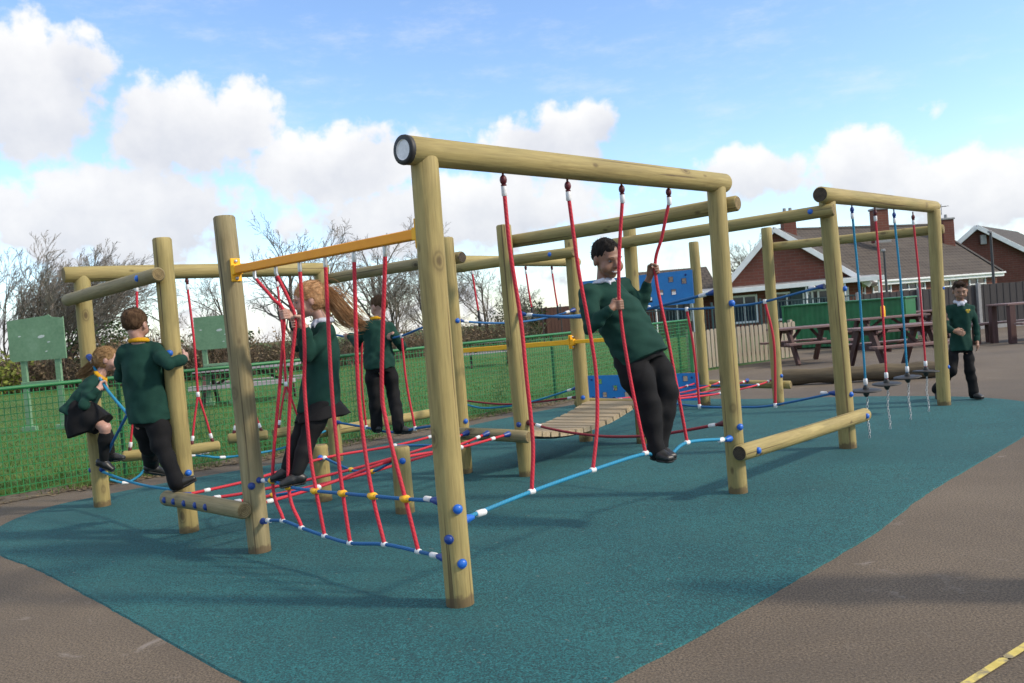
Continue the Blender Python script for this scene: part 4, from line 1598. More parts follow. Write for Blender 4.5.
# --- net of six red ropes under the orange bar
NET = thing('rope_net', 'net of six red ropes on blue cross ropes hanging under the orange bar', 'rope net', tuple(L1(.98, 0)))
vr = [
    [(.24, 1.80), (.33, 1.66, .06), (.37, 1.55, .105), (.32, 1.15, .07), (.24, .50), (.33, .26)],
    [(.50, 1.80), (.53, 1.62, .06), (.53, 1.49, .085), (.48, 1.15, .05), (.43, .48), (.54, .24)],
    [(.77, 1.80), (.75, 1.35), (.71, 1.10), (.71, .70), (.74, .48), (.79, .22)],
    [(1.04, 1.80), (1.00, 1.15), (1.00, .80), (1.02, .49), (1.05, .21)],
    [(1.32, 1.80), (1.26, 1.14), (1.27, .78), (1.31, .49), (1.38, .24)],
    [(1.60, 1.80), (1.48, 1.14), (1.49, .90), (1.60, .50), (1.67, .24)]]
mid = [(.05, .49), (.24, .50), (.43, .475), (.73, .475), (1.02, .485), (1.31, .495), (1.60, .505), (1.87, .52)]
bot = [(.06, .22), (.32, .25), (.54, .23), (.79, .21), (1.05, .20), (1.38, .235), (1.67, .235), (1.88, .23)]
g1 = None
for i, pts in enumerate(vr):
    P_ = [L1(*p) for p in pts]
    o = rope('hanging_rope', P_, 'red', NET, .0112, 7)
    mb = MB()
    q = P_[0]
    dd = unit(P_[1] - P_[0])
    mb.tube([L1(pts[0][0], 1.85), q - dd * .005, q + dd * .012], [.011, .0135, .012], 8)
    obj('steel_end', mb, M['steel'], o)
om = rope('cross_rope', [L1(*p) for p in mid], 'blue', NET, .0105)
ob = rope('cross_rope', [L1(*p) for p in bot], 'blue', NET, .0105)
for (t_, z) in mid[1:-1]:
    mb = MB()
    mb.ball(L1(t_, z), (.029, .026, .022), 12, 8)
    mb.tube([L1(t_ - .036, z), L1(t_ + .036, z)], .015, 8)
    obj('connector', mb, M['yellow'], om)
for (t_, z) in bot[1:-1]:
    ferrule(ob, L1(t_, z), L1(1, 0) - L1(0, 0), 'ferrule', .015, .018)
for o_, (t_, z), s_ in ((om, mid[0], -1), (om, mid[-1], 1), (ob, bot[0], -1), (ob, bot[-1], 1)):
    eye_end(o_, L1(t_, z), s_ * LN)
    ferrule(o_, L1(t_ - s_ * .085, z + (.012 if o_ is ob and s_ < 0 else .002)), LN, 'ferrule', .015, .026)


# --- four red ropes and the light blue foot rope under the long front beam
def F(t, z, off=0):
    return at('a', 'b', t, z, off)


WALK = thing('rope_walk', 'four red hand ropes hanging over a light blue foot rope from the nearest beam', 'rope walk', tuple(F(1.4, 0)))
NB = unit(v(-.72, .70, 0))
GRIP_R = v(.703, 5.428, 1.444)
GRIP_L = v(1.022, 5.862, 1.669)
ropes = [
    [F(.55, 2.10), F(.56, 1.78), F(.60, 1.40), F(.61, 1.08), F(.62, .73), F(.58, .46)],
    [F(1.09, 2.10), F(1.13, 1.67), F(1.18, 1.37), F(1.22, 1.04), F(1.19, .73), F(1.12, .48)],
    [F(1.62, 2.11), (F(1.62, 2.11) + GRIP_R) / 2 + v(-.01, 0, 0), GRIP_R, (GRIP_R * .55 + F(1.66, .49) * .45) + v(-.012, 0.008, 0), F(1.66, .49)],
    [F(2.15, 2.12), (F(2.15, 2.12) + GRIP_L) / 2, GRIP_L, (GRIP_L * .6 + F(2.15, .48) * .4), F(2.15, .48)]]
foot = [F(.08, .425), F(.58, .46), F(1.12, .48), F(1.66, .485), F(1.80, .42), F(1.93, .425), F(2.15, .48), F(2.70, .42)]
fo = rope('foot_rope', foot, 'cyan', WALK, .0115, 6)
for P_ in ropes:
    o = rope('hand_rope', P_, 'red', WALK, .0112, 8)
    hanger(o, P_[0])
    ferrule(fo, P_[-1], RW, 'ferrule', .0165, .022)
for t_, s_ in ((.08, -1), (2.70, 1)):
    z = .42
    eye_end(fo, F(t_, z), s_ * RW, 'cap')
    ferrule(fo, F(t_ - s_ * .11, z + .008), RW, 'ferrule', .018, .032)


# --- four spinning discs under the right hand beam
for i, (t_, tb, colr, lab) in enumerate(((.51, .55, 'blue', 'black disc swing on a blue rope, nearest the front of its beam'), (1.14, 1.14, 'red', 'black disc swing on a red rope, second from the near post'), (1.72, 1.80, 'blue', 'black disc swing on a blue rope, second from the far post'), (2.36, 2.45, 'red', 'black disc swing on a red rope, closest to the walking boy'))):
    tp, bt_ = at('p12', 'p13', t_, 2.13), at('p12', 'p13', tb, .47)
    t = thing('disc_swing', lab, 'disc swing', (bt_[0], bt_[1], 0), 'disc swings in a row')
    o = rope('rope', [tp, tp * .6 + bt_ * .4 + v(.01, 0, 0), bt_ + v(0, 0, .03)], 'cyan' if colr == 'blue' else 'red', t, .0115, 8)
    hanger(o, tp, 'capdark' if colr == 'blue' else 'hook')
    tl = v(lr.uniform(-.07, .07), lr.uniform(-.07, .07), 1)
    tl = unit(tl)
    x = unit(np.cross(v(0, 1, 0), tl))
    A = [x, np.cross(tl, x), tl]
    mb = MB()
    N = 28
    vs = []
    for rad, zz in ((.03, .013), (.11, .009), (.138, .003), (.14, -.004), (.12, -.010), (.03, -.014)):
        for j in range(N):
            a_ = 2 * math.pi * j / N
            vs.append(bt_ + (x * math.cos(a_) + A[1] * math.sin(a_)) * rad + tl * zz)
    fs = [(i_ * N + j, i_ * N + (j + 1) % N, (i_ + 1) * N + (j + 1) % N, (i_ + 1) * N + j) for i_ in range(5) for j in range(N)]
    mb.add(vs, fs, 0, None, True)
    obj('disc', mb, M['black'], t)
    mb = MB()
    mb.tube([bt_ + tl * .05, bt_ + tl * .02, bt_ - tl * .035, bt_ - tl * .06], [.018, .030, .028, .015], 10)
    obj('hub', mb, M['black'], t)
    ferrule(t, bt_ + v(0, 0, .085), v(0, 0, 1), 'ferrule', .019, .03)
    mb = MB()
    z = .40
    j = 0
    while z > .0:
        # chain links, alternately turned
        c_ = v(bt_[0] + .006 * math.sin(z * 20), bt_[1], z)
        ux = v(1, 0, 0) if j % 2 else v(0, 1, 0)
        lp = [c_ + ux * .010 * math.cos(q) + v(0, 0, .019 * math.sin(q)) for q in np.linspace(0, 2 * math.pi, 9)]
        mb.tube(lp, .0035, 5, False)
        z -= .029
        j += 1
    obj('chain', mb, M['steel'], t)

# --- swinging step logs along the far beam
for i, (t0, t1, z, tt, lab) in enumerate(((.22, .52, .43, .47, 'swinging step log nearest the crouching girl, under a red rope'), (.80, 1.12, .40, .95, 'swinging step log on a red rope right of the boy hugging the post'), (1.24, 1.63, .44, 1.46, 'swinging step log seen to both sides of the weathered post'), (1.72, 2.08, .43, 1.90, 'swinging step log behind the red net, by the far row post'))):
    c_ = at('p1', 'p14', (t0 + t1) / 2, 0)
    t = thing('log_swing', lab, 'log swing', tuple(c_), 'swinging step logs in a row')
    ldir = unit(XY['p14'] - XY['p1']) * .9 + LN * (.1 if i % 2 else .5)
    ldir = unit(ldir)
    half = (t1 - t0) / 2
    C_ = c_ + v(0, 0, z - .01)
    log_obj('log', C_ - ldir * half, C_ + ldir * half, .052, t, bend=0)
    tp = at('p1', 'p14', tt, 1.98)
    J = at('p1', 'p14', (t0 + t1) / 2, .92)
    o = rope('rope', [tp, (tp + J) / 2 + v(.012, 0, 0), J], 'red', t, .0125, 6)
    hanger(o, tp)
    ferrule(o, J, v(0, 0, 1), 'ferrule', .018, .025)
    for e in (-1, 1):
        E_ = C_ + ldir * e * (half - .06) + v(0, 0, .05)
        lg = rope('rope', [J, (J + E_) / 2 + v(.004 * e, 0, 0), E_], 'red', t, .0115, 4)
        ferrule(lg, E_ + (J - E_) * .12, J - E_, 'ferrule', .0165, .025)
        ferrule(lg, E_ + (J - E_) * .02, J - E_, 'hook', .017, .022)
P_ = [at('p1', 'p14', *q) for q in ((.08, .24), (.21, .185), (.33, .22), (.43, .30), (.62, .35), (.85, .335), (.97, .31), (1.15, .265), (1.54, .245), (1.88, .265), (2.32, .36))]
t = thing('tie_rope', 'light blue slack rope joining the swinging step logs below', 'rope', tuple(P_[5] * v(1, 1, 0)))
o = rope('rope', P_, 'cyan', t, .0115)
for q in (1, 3, 5, 7):
    ferrule(o, P_[q], P_[q + 1] - P_[q - 1], 'ferrule', .016, .03)
mb = MB()
for j in range(5):
    c_ = P_[5] + v(.03 * j, .02 * j, .012 * (j % 2))
    ux = v(0, 0, 1) if j % 2 else v(.6, -.8, 0)
    mb.tube([c_ + unit(v(.8, .6, 0)) * .022 * math.cos(q) + ux * .012 * math.sin(q) for q in np.linspace(0, 2 * math.pi, 9)], .0045, 5, False)
obj('chain', mb, M['steel'], t)

# --- crossed ropes between the two left posts
t = thing('crossed_ropes', 'pair of blue ropes crossing between the two left hand posts by the crouching girl', 'rope', tuple(at('p1', 'p2', .9, 0)))
X1 = [XY['p1'] + v(.036, -.066, 1.37)] + [at('p1', 'p2', *q) for q in ((.345, 1.105), (.86, .86), (1.19, .70), (1.80, .42))]
X2 = [at('p1', 'p2', *q) for q in ((.09, .36), (.33, .56), (.85, .885), (1.0, .97), (1.78, 1.36))]
o1 = rope('rope', X1, 'cyan', t, .0125)
o2 = rope('rope', X2, 'blue', t, .0125)
low = rope('rope', [at('p1', 'p2', *q) for q in ((.08, .33), (.6, .30), (1.1, .29), (1.79, .31))], 'cyan', t, .0115)
mb = MB()
mb.ball(at('p1', 'p2', .87, .90), (.03, .03, .045), 10, 6)
obj('clamp', mb, M['capdark'], t)
for o_, p_, dd in ((o1, X1[0], X1[0] - X1[1]), (o2, X2[0], X2[0] - X2[1]), (o1, X1[-1], X1[-1] - X1[-2]), (o2, X2[-1], X2[-1] - X2[-2])):
    eye_end(o_, p_, dd)
    ferrule(o_, p_ - unit(dd) * .07, dd, 'ferrule', .017, .02)


# --- rope bridge with the boy in the yellow collar
t = thing('rope_bridge', 'blue hand and foot ropes with red uprights carrying the boy with the yellow collar', 'rope bridge', tuple(at('p14', 'p5', 1.0, 0)))
hp = [at('p14', 'p5', *q) for q in ((.08, 1.41), (.25, 1.385), (.63, 1.325), (1.0, 1.32), (1.28, 1.335), (1.6, 1.40), (1.95, 1.445))]
fp_ = [at('p14', 'p5', *q) for q in ((.08, .44), (.58, .40), (.80, .37), (1.15, .365), (1.37, .41), (1.95, .48))]
oh = rope('hand_rope', hp, 'blue', t, .011)
of = rope('foot_rope', fp_, 'blue', t, .0125)
for a_, b_ in ((((.63, 1.325)), ((.58, .40))), (((1.28, 1.335)), ((1.37, .41)))):
    A_, B_ = at('p14', 'p5', *a_), at('p14', 'p5', *b_)
    u_ = rope('upright_rope', [A_, (A_ + B_) / 2 + v(-.02, 0, 0), B_], 'red', t, .0115)
    ferrule(u_, A_, v(0, 0, 1), 'ferrule', .017, .022)
    ferrule(u_, B_, v(0, 0, 1), 'ferrule', .017, .022)
for o_, p_, s_ in ((oh, hp[0], -1), (oh, hp[-1], 1), (of, fp_[0], -1), (of, fp_[-1], 1)):
    eye_end(o_, p_, LN * s_)


# --- single ropes
def single(label, pts, m, r, ends, group=None, cup='capdark'):
    t = thing('tight_rope', label, 'rope', tuple((np.asarray(pts[0]) + np.asarray(pts[-1])) / 2 * v(1, 1, 0)), group)
    o = rope('rope', pts, m, t, r)
    if ends:
        for i, j in ((0, 1), (-1, -2)):
            dd = unit(np.asarray(pts[i]) - np.asarray(pts[j]))
            eye_end(o, pts[i], dd, cup)
            ferrule(o, np.asarray(pts[i]) - dd * .1, dd, 'ferrule', .016, .03)
    return t


single('blue hand rope stretched behind the boy with the white collar', [at('p6', 'b', *q) for q in ((.08, 1.45), (.67, 1.385), (1.2, 1.39), (1.5, 1.425), (1.96, 1.49))], 'blue', .011, True)
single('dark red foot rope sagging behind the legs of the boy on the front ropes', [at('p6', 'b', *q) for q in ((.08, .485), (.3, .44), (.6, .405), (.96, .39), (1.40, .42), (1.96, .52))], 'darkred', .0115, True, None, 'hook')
single('blue hand rope along the near side of the plank bridge', sagline(XY['p6'] + v(.03, .07, 1.45), XY['p8'] + v(-.03, -.07, 1.45), .05), 'blue', .0105, True)
single('blue hand rope along the far side of the plank bridge', sagline(XY['p5'] + v(.05, .06, 1.44), XY['p7'] + v(-.04, -.07, 1.46), .07), 'blue', .0105, True)
single('light blue rope sagging low in front of the green mesh fence', [at('p15', 'p7', *q) for q in ((.08, .52), (.19, .44), (.5, .375), (.86, .39), (1.3, .45), (1.93, .60))], 'cyan', .0115, True)
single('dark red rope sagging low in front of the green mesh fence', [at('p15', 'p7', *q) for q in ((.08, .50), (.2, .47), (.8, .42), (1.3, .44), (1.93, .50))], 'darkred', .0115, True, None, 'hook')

# --- second rope bridge on the right
t = thing('rope_bridge', 'blue hand and foot ropes with two red uprights in front of the picket fence', 'rope bridge', tuple(at('p8', 'p12', 1.0, 0)))
hp = [at('p8', 'p12', *q) for q in ((.08, 1.43), (.60, 1.375), (1.13, 1.37), (1.40, 1.39), (1.94, 1.485))]
fp_ = [at('p8', 'p12', *q) for q in ((.08, .47), (.63, .395), (1.09, .385), (1.40, .40), (1.98, .51))]
oh = rope('hand_rope', hp, 'blue', t, .011)
of = rope('foot_rope', fp_, 'blue', t, .011)
for a_, b_, q in (((.60, 1.375), (.66, .395), .02), ((1.40, 1.39), (1.43, .40), .05)):
    A_, B_ = at('p8', 'p12', *a_), at('p8', 'p12', *b_)
    u_ = rope('upright_rope', [A_, (A_ * .6 + B_ * .4) + LN * q, B_], 'red', t, .0125)
    ferrule(u_, A_, v(0, 0, 1), 'ferrule', .018, .022)
    ferrule(u_, B_, v(0, 0, 1), 'ferrule', .018, .022)
for o_, p_, s_ in ((oh, hp[0], -1), (oh, hp[-1], 1), (of, fp_[0], -1), (of, fp_[-1], 1)):
    eye_end(o_, p_, LN * s_)
    ferrule(o_, p_ - LN * s_ * .1, LN, 'ferrule', .016, .03)

# --- hanging grip ropes under the farthest beam
for t_, lab in ((.63, 'short red grip rope hanging from the farthest beam, nearest the biggest post'), (1.81, 'short red grip rope hanging from the farthest beam, middle of the three'), (2.46, 'short red grip rope hanging from the farthest beam, rightmost of the three')):
    tp = at('p15', 'p7b', t_, 2.07)
    t = thing('grip_rope', lab, 'rope', tuple(tp * v(1, 1, 0)), 'grip ropes under the farthest beam')
    o = rope('rope', [tp, tp + v(.02, 0, -.3), tp + v(.04, .01, -.52)], 'red', t, .0125)
    hanger(o, tp)
    mb = MB()
    mb.tube([tp + v(.04, .01, -.5), tp + v(.041, .01, -.56), tp + v(.045, .01, -.70), tp + v(.045, .01, -.72)], [.014, .018, .018, .012], 8)
    obj('handle', mb, M['black'], t)


# --- crawl nets: red ropes between two step logs with blue cross ropes
def crawl(label, A0, A1, B0, B1, pinch, n=4, seedz=0):
    t = thing('crawl_net', label, 'crawl net', tuple((A0 + B1) / 2 * v(1, 1, 0)), 'red crawl nets near the ground')
    lines = []
    for i in range(n):
        f = i / (n - 1)
        a_, b_ = A0 + (A1 - A0) * f, B0 + (B1 - B0) * f
        m_ = (a_ + b_) / 2
        if pinch is not None and i in (0, n - 1):
            q = pinch[0 if i == 0 else 1]
            pts = [a_, a_ * .55 + q * .45 - v(0, 0, .02), q, b_ * .55 + q * .45 - v(0, 0, .02), b_]
        else:
            pts = [a_, a_ * .7 + m_ * .3 - v(0, 0, .035), m_ - v(0, 0, .06), b_ * .7 + m_ * .3 - v(0, 0, .035), b_]
        s_ = spline(pts, 6)
        lines.append(s_)
        mb = MB()
        mb.tube(s_, .0115, 8)
        o = obj('net_rope', mb, M['red'], t)
        for k_ in (2, len(s_) - 3):
            ferrule(o, s_[k_], s_[k_ + 1] - s_[k_], 'ferrule', .016, .024)
        for e, k_ in ((0, 1), (-1, -2)):
            eye_end(o, s_[e], s_[e] - s_[k_])
    for k_ in (6, 12, 18):
        pts = [ln[k_] for ln in lines]
        o = rope('cross_rope', pts, 'blue', t, .0105)
        for j, p_ in enumerate(pts):
            mb = MB()
            mb.ball(p_, (.026, .026, .02), 10, 6)
            obj('connector', mb, M['yellow' if j in (1, 2) else 'ferrule'], o)
    return lines


crawl('red crawl net between the two short posts, behind the net of six ropes', at('p2', 'c', .06, .30, -.04), at('p2', 'c', 1.0, .30, -.04), at('p5', 'p6', -.02, .42, -.19), at('p5', 'p6', .66, .41, -.19), (S1 + v(.05, -.06, .38), S2 + v(-.055, .055, .41)))
crawl('red crawl net behind the legs of the boy on the front ropes', at('p7', 'p8', .05, .45, .19), at('p7', 'p8', .78, .45, .19), at('p9', 'p11', -.1, .34, .07), at('p9', 'p11', .95, .34, .07), None)

# --- plank bridge
t = thing('plank_bridge', 'sagging bridge of pale planks between the two middle rows of posts', 'bridge', (.38, 8.4, 0))
a0, a1 = at('p5', 'p6', .04, .40, .02), at('p5', 'p6', .70, .40, .02)
b0, b1 = at('p7', 'p8', .04, .44, .02), at('p7', 'p8', .70, .44, .02)
NPK = 15
for i in range(NPK):
    f = (i + .5) / NPK
    sag = -.13 * 4 * f * (1 - f)
    p0 = a0 + (b0 - a0) * f + v(0, 0, sag)
    p1 = a1 + (b1 - a1) * f + v(0, 0, sag)
    f2 = f + .02
    tan = unit((a0 + (b0 - a0) * f2 + v(0, 0, -.13 * 4 * f2 * (1 - f2))) - p0)
    s_ = unit(p1 - p0)
    up = unit(np.cross(s_, tan))
    if up[2] < 0:
        up = -up
    mb = MB()
    L = np.linalg.norm(p1 - p0) / 2 + lr.uniform(-.008, .008)
    c_ = (p0 + p1) / 2
    w, h_ = .052, .024
    prof = [(-w, -h_), (w, -h_), (w, h_ * .4), (w * .8, h_), (-w * .8, h_), (-w, h_ * .4)]
    mb.prism([c_ - s_ * L + tan * x_ + up * y_ for x_, y_ in prof], s_ * 2 * L)
    mb.lc = [np.stack([(p - c_) @ tan, (p - c_) @ up + i * .37, (p - c_) @ s_ + i], 1) for p in mb.v]
    obj('plank', mb, M['plank'], t)
for fr in (.12, .88):
    pts = []
    for i in range(9):
        f = i / 8
        sag = -.13 * 4 * f * (1 - f)
        pts.append((a0 + (a1 - a0) * fr) * (1 - f) + (b0 + (b1 - b0) * fr) * f + v(0, 0, sag - .034))
    rope('support_rope', pts, 'black', t, .012)

# ================================================================== people (signed distance fields meshed by surface nets)
class Field:
    def __init__(self, lo, hi, res):
        self.lo, self.res = np.asarray(lo, float), res
        self.n = np.ceil((np.asarray(hi) - self.lo) / res).astype(int) + 1
        self.f = np.full(self.n, 9.0, np.float32)

    def block(self, lo, hi):
        i0 = np.clip(np.floor((np.asarray(lo) - self.lo) / self.res).astype(int), 0, self.n)
        i1 = np.clip(np.ceil((np.asarray(hi) - self.lo) / self.res).astype(int) + 1, 0, self.n)
        if (i1 <= i0).any():
            return None, None
        ax = [self.lo[k] + self.res * np.arange(i0[k], i1[k]) for k in range(3)]
        X = np.stack(np.meshgrid(*ax, indexing='ij'), -1)
        return tuple(slice(i0[k], i1[k]) for k in range(3)), X

    def union(self, sl, d, k):
        g = self.f[sl]
        if k <= 0:
            self.f[sl] = np.minimum(g, d)
            return
        h = np.clip(.5 + .5 * (g - d) / k, 0, 1)
        self.f[sl] = d * h + g * (1 - h) - k * h * (1 - h)

    def cone(self, a, b, ra, rb, k=.012):
        a, b = np.asarray(a, float), np.asarray(b, float)
        m = max(ra, rb) + k + 3 * self.res
        sl, X = self.block(np.minimum(a, b) - m, np.maximum(a, b) + m)
        if sl is None:
            return
        ba = b - a
        t = np.clip(((X - a) @ ba) / max(ba @ ba, 1e-9), 0, 1)
        d = np.linalg.norm(X - a - t[..., None] * ba, axis=-1) - (ra + (rb - ra) * t)
        self.union(sl, d, k)

    def chain(self, pts, rs, k=.012):
        for i in range(len(pts) - 1):
            self.cone(pts[i], pts[i + 1], rs[i], rs[i + 1], k)

    def _ell(self, c, r, A, k):
        c, r = np.asarray(c, float), np.asarray(r, float)
        m = r.max() + k + 3 * self.res
        sl, X = self.block(c - m, c + m)
        if sl is None:
            return None, None
        q = (X - c) @ np.asarray(A, float).T
        k0 = np.linalg.norm(q / r, axis=-1)
        k1 = np.linalg.norm(q / r ** 2, axis=-1)
        return sl, k0 * (k0 - 1) / np.maximum(k1, 1e-6)

    def ell(self, c, r, A, k=.012):
        sl, d = self._ell(c, r, A, k)
        if sl is not None:
            self.union(sl, d, k)

    def cut_ell(self, c, r, A, k=.006):
        sl, d = self._ell(c, r, A, k)
        if sl is None:
            return
        g, d = self.f[sl], -d
        h = np.clip(.5 - .5 * (g - d) / k, 0, 1)
        self.f[sl] = d * h + g * (1 - h) + k * h * (1 - h)

    def cut_cone(self, a, b, ra, rb):
        keep = self.f
        t = Field.__new__(Field)
        t.lo, t.res, t.n, t.f = self.lo, self.res, self.n, np.full(self.n, 9.0, np.float32)
        t.cone(a, b, ra, rb, 0)
        self.f = np.maximum(keep, -t.f)

    def gencyl(self, st, rx, k=.02, cap=.008):
        """elliptical tube through stations (centre, half width, half depth); rx = sideways direction"""
        C = np.array([s[0] for s in st], float)
        w = np.array([s[1] for s in st], float)
        dpt = np.array([s[2] for s in st], float)
        ax = unit(C[-1] - C[0])
        T = (C - C[0]) @ ax
        rx = unit(np.asarray(rx) - ax * (np.asarray(rx) @ ax))
        ry = np.cross(ax, rx)
        m = max(w.max(), dpt.max()) + k + 3 * self.res
        sl, X = self.block(C.min(0) - m, C.max(0) + m)
        t = (X - C[0]) @ ax
        f = np.linspace(T[0], T[-1], 60)

        def sm(val):
            y = np.interp(f, T, val)
            kk = np.ones(9) / 9
            return np.convolve(np.pad(y, 4, mode='edge'), kk, 'valid')
        cen = [np.interp(t, f, sm(C[:, i])) for i in range(3)]
        W, D = np.interp(t, f, sm(w)), np.interp(t, f, sm(dpt))
        q = X - np.stack(cen, -1)
        x, y = q @ rx, q @ ry
        rr_ = np.sqrt((x / W) ** 2 + (y / D) ** 2)
        d = (rr_ - 1) * np.minimum(W, D)
        e = np.maximum(t - T[-1], T[0] - t)
        d = np.maximum(d, e)
        self.union(sl, d, k)

    def halfspace(self, p, n):
        """keep the side n points to"""
        ax = [self.lo[k] + self.res * np.arange(self.n[k]) for k in range(3)]
        d = (ax[0] - p[0])[:, None, None] * n[0] + (ax[1] - p[1])[None, :, None] * n[1] + (ax[2] - p[2])[None, None, :] * n[2]
        self.f = np.maximum(self.f, -d.astype(np.float32))

    def folds(self, amp, freq, seed, stretch=(1, 1, .55)):
        rg = np.random.default_rng(seed)
        msk = np.abs(self.f) < .03
        idx = np.argwhere(msk)
        X = self.lo + idx * self.res
        o = np.zeros(len(X))
        Y = X * np.array(stretch)
        for i in range(7):
            dr = unit(rg.normal(size=3))
            ph = rg.uniform(0, 6.28)
            warp = .6 * np.sin(Y @ unit(rg.normal(size=3)) * freq * .6 + rg.uniform(0, 6.28))
            o += np.sin((Y @ dr) * freq * rg.uniform(.7, 1.7) + ph + warp * 2)
        self.f[msk] += (amp * o / 2.6).astype(np.float32)

    def mesh(self):
        f = self.f
        nx, ny, nz = f.shape
        s = f < 0
        cs = np.zeros((nx - 1, ny - 1, nz - 1), np.int8)
        for dx in (0, 1):
            for dy in (0, 1):
                for dz in (0, 1):
                    cs += s[dx:nx - 1 + dx, dy:ny - 1 + dy, dz:nz - 1 + dz]
        act = (cs > 0) & (cs < 8)
        I = np.argwhere(act)
        if len(I) == 0:
            return np.zeros((0, 3)), np.zeros((0, 4), int)
        idm = np.full(act.shape, -1, np.int64)
        idm[act] = np.arange(len(I))
        cor = [(x, y, z) for x in (0, 1) for y in (0, 1) for z in (0, 1)]
        val = {c: f[I[:, 0] + c[0], I[:, 1] + c[1], I[:, 2] + c[2]].astype(float) for c in cor}
        acc, cnt = np.zeros((len(I), 3)), np.zeros(len(I))
        for c in cor:
            for a in range(3):
                if c[a] == 0:
                    e = list(c)
                    e[a] = 1
                    e = tuple(e)
                    va, vb = val[c], val[e]
                    m = (va < 0) != (vb < 0)
                    t = np.where(m, va / np.where(m, va - vb, 1), 0)
                    p = np.tile(np.array(c, float), (len(I), 1))
                    p[:, a] += t
                    acc[m] += p[m]
                    cnt[m] += 1
        V = self.lo + self.res * (I + acc / cnt[:, None])
        faces = []
        for a in range(3):
            b, c = (a + 1) % 3, (a + 2) % 3
            sa = [slice(None)] * 3
            sb = [slice(None)] * 3
            sa[a] = slice(0, f.shape[a] - 1)
            sb[a] = slice(1, f.shape[a])
            A_, B_ = s[tuple(sa)], s[tuple(sb)]
            E = np.argwhere(A_ != B_)
            ok = (E[:, b] > 0) & (E[:, c] > 0) & (E[:, b] < f.shape[b] - 1) & (E[:, c] < f.shape[c] - 1)
            E = E[ok]
            flip = A_[E[:, 0], E[:, 1], E[:, 2]]
            q = []
            for db, dc in ((-1, -1), (0, -1), (0, 0), (-1, 0)):
                J = E.copy()
                J[:, b] += db
                J[:, c] += dc
                q.append(idm[J[:, 0], J[:, 1], J[:, 2]])
            Q = np.stack(q, 1)
            Q[~flip] = Q[~flip][:, ::-1]
            faces.append(Q)
        F_ = np.vstack(faces)
        F_ = F_[(F_ >= 0).all(1)]
        # one light smoothing pass removes the grid terraces
        for _ in range(2):
            S_, N_ = np.zeros_like(V), np.zeros(len(V))
            for i in range(4):
                a_, b_ = F_[:, i], F_[:, (i + 1) % 4]
                np.add.at(S_, a_, V[b_])
                np.add.at(N_, a_, 1)
            V = V * .5 + .5 * S_ / np.maximum(N_, 1)[:, None]
        return V, F_


def frame_of(f, u):
    f = unit(f)
    u = np.asarray(u, float)
    u = unit(u - f * (u @ f))
    x = np.cross(f, u)
    return np.array([x, f, u])      # rows: person's right, forward, up


def skin(name, c1, c2, lip):
    k = NT(name)
    vec = k.lc((1, 1, 1))
    c = k.ramp(k.noise(vec, 14, 4), [(0.35, c1), (0.65, c2)])
    k.col(c)
    k.rough(.5)
    k.b.inputs['Subsurface Weight'].default_value = .08
    k.b.inputs['Subsurface Radius'].default_value = (.02, .008, .004)
    k.bump(k.noise(vec, 160, 2), .08, .001)
    return k.m


def cloth(name, c1, c2, scale=9, knit=420, rough=.9):
    k = NT(name)
    vec = k.lc((1, 1, 1))
    c = k.ramp(k.noise(vec, scale, 4), [(.35, c1), (.65, c2)])
    f = k.noise(vec, knit, 2)
    c = k.mix(.35, c, k.ramp(f, [(.3, g3(.3)), (.7, g3(.7))]), 'OVERLAY')
    k.col(c)
    k.rough(rough)
    k.b.inputs['Specular IOR Level'].default_value = .25
    k.bump(f, .25, .002)
    return k.m


def hairmat(name, a, b, c):
    k = NT(name)
    vec = k.lc((1, 1, .25))
    k.col(k.ramp(k.noise(vec, 55, 4, .7), [(.3, a), (.5, b), (.75, c)]))
    k.rough(.85)
    k.b.inputs['Specular IOR Level'].default_value = .2
    k.bump(k.noise(vec, 120, 3), .7, .004)
    return k.m


M['skin_dark'] = skin('brown_skin', (.235, .122, .076), (.26, .136, .086), None)
M['skin_tan'] = skin('tan_skin', (.275, .15, .098), (.30, .168, .11), None)
M['skin_pale'] = skin('pale_skin', (.40, .225, .17), (.46, .27, .21), None)
M['sweater'] = cloth('bottle_green_wool', (.0065, .036, .027), (.0110, .050, .037))
M['trouser'] = cloth('black_trouser_cloth', (.0045, .0045, .0055), (.0085, .0085, .0095), 6, 300, .85)
M['tights'] = cloth('black_tights', (.0045, .0045, .005), (.008, .008, .009), 6, 300, .75)
M['collarwhite'] = cloth('white_cotton', (.50, .52, .60), (.58, .60, .67), 8, 300)
M['collargold'] = cloth('yellow_polo_cotton', (.52, .27, .010), (.62, .34, .016), 8, 300)
M['shoe'] = noisy('black_shoe_leather', [(.3, g3(.010)), (.7, g3(.022))], 14, .42, .1, .002)
M['shoesole'] = noisy('shoe_sole', [(.3, g3(.02)), (.7, g3(.035))], 14, .7, .1, .002)
M['hair_black'] = hairmat('black_hair', (.006, .005, .005), (.012, .010, .009), (.022, .018, .016))
M['hair_brown'] = hairmat('brown_hair', (.035, .018, .010), (.075, .042, .022), (.13, .08, .045))
M['hair_dark'] = hairmat('dark_brown_hair', (.018, .010, .007), (.035, .021, .014), (.06, .038, .026))
M['hair_red'] = hairmat('copper_red_hair', (.23, .115, .050), (.37, .205, .098), (.50, .325, .18))
M['hair_fair'] = hairmat('fair_hair', (.15, .085, .035), (.26, .155, .07), (.36, .235, .12))
M['eyewhite'] = noisy('eye_white', [(.3, g3(.20)), (.7, g3(.25))], 10, .5, 0)
M['teeth'] = noisy('teeth', [(.3, g3(.50)), (.7, g3(.56))], 10, .4, 0)
M['iris'] = noisy('dark_iris', [(.3, (.015, .009, .006)), (.7, (.03, .018, .012))], 10, .15, 0)
M['lips'] = noisy('lips', [(.3, (.22, .065, .055)), (.7, (.30, .10, .08))], 10, .45, 0)
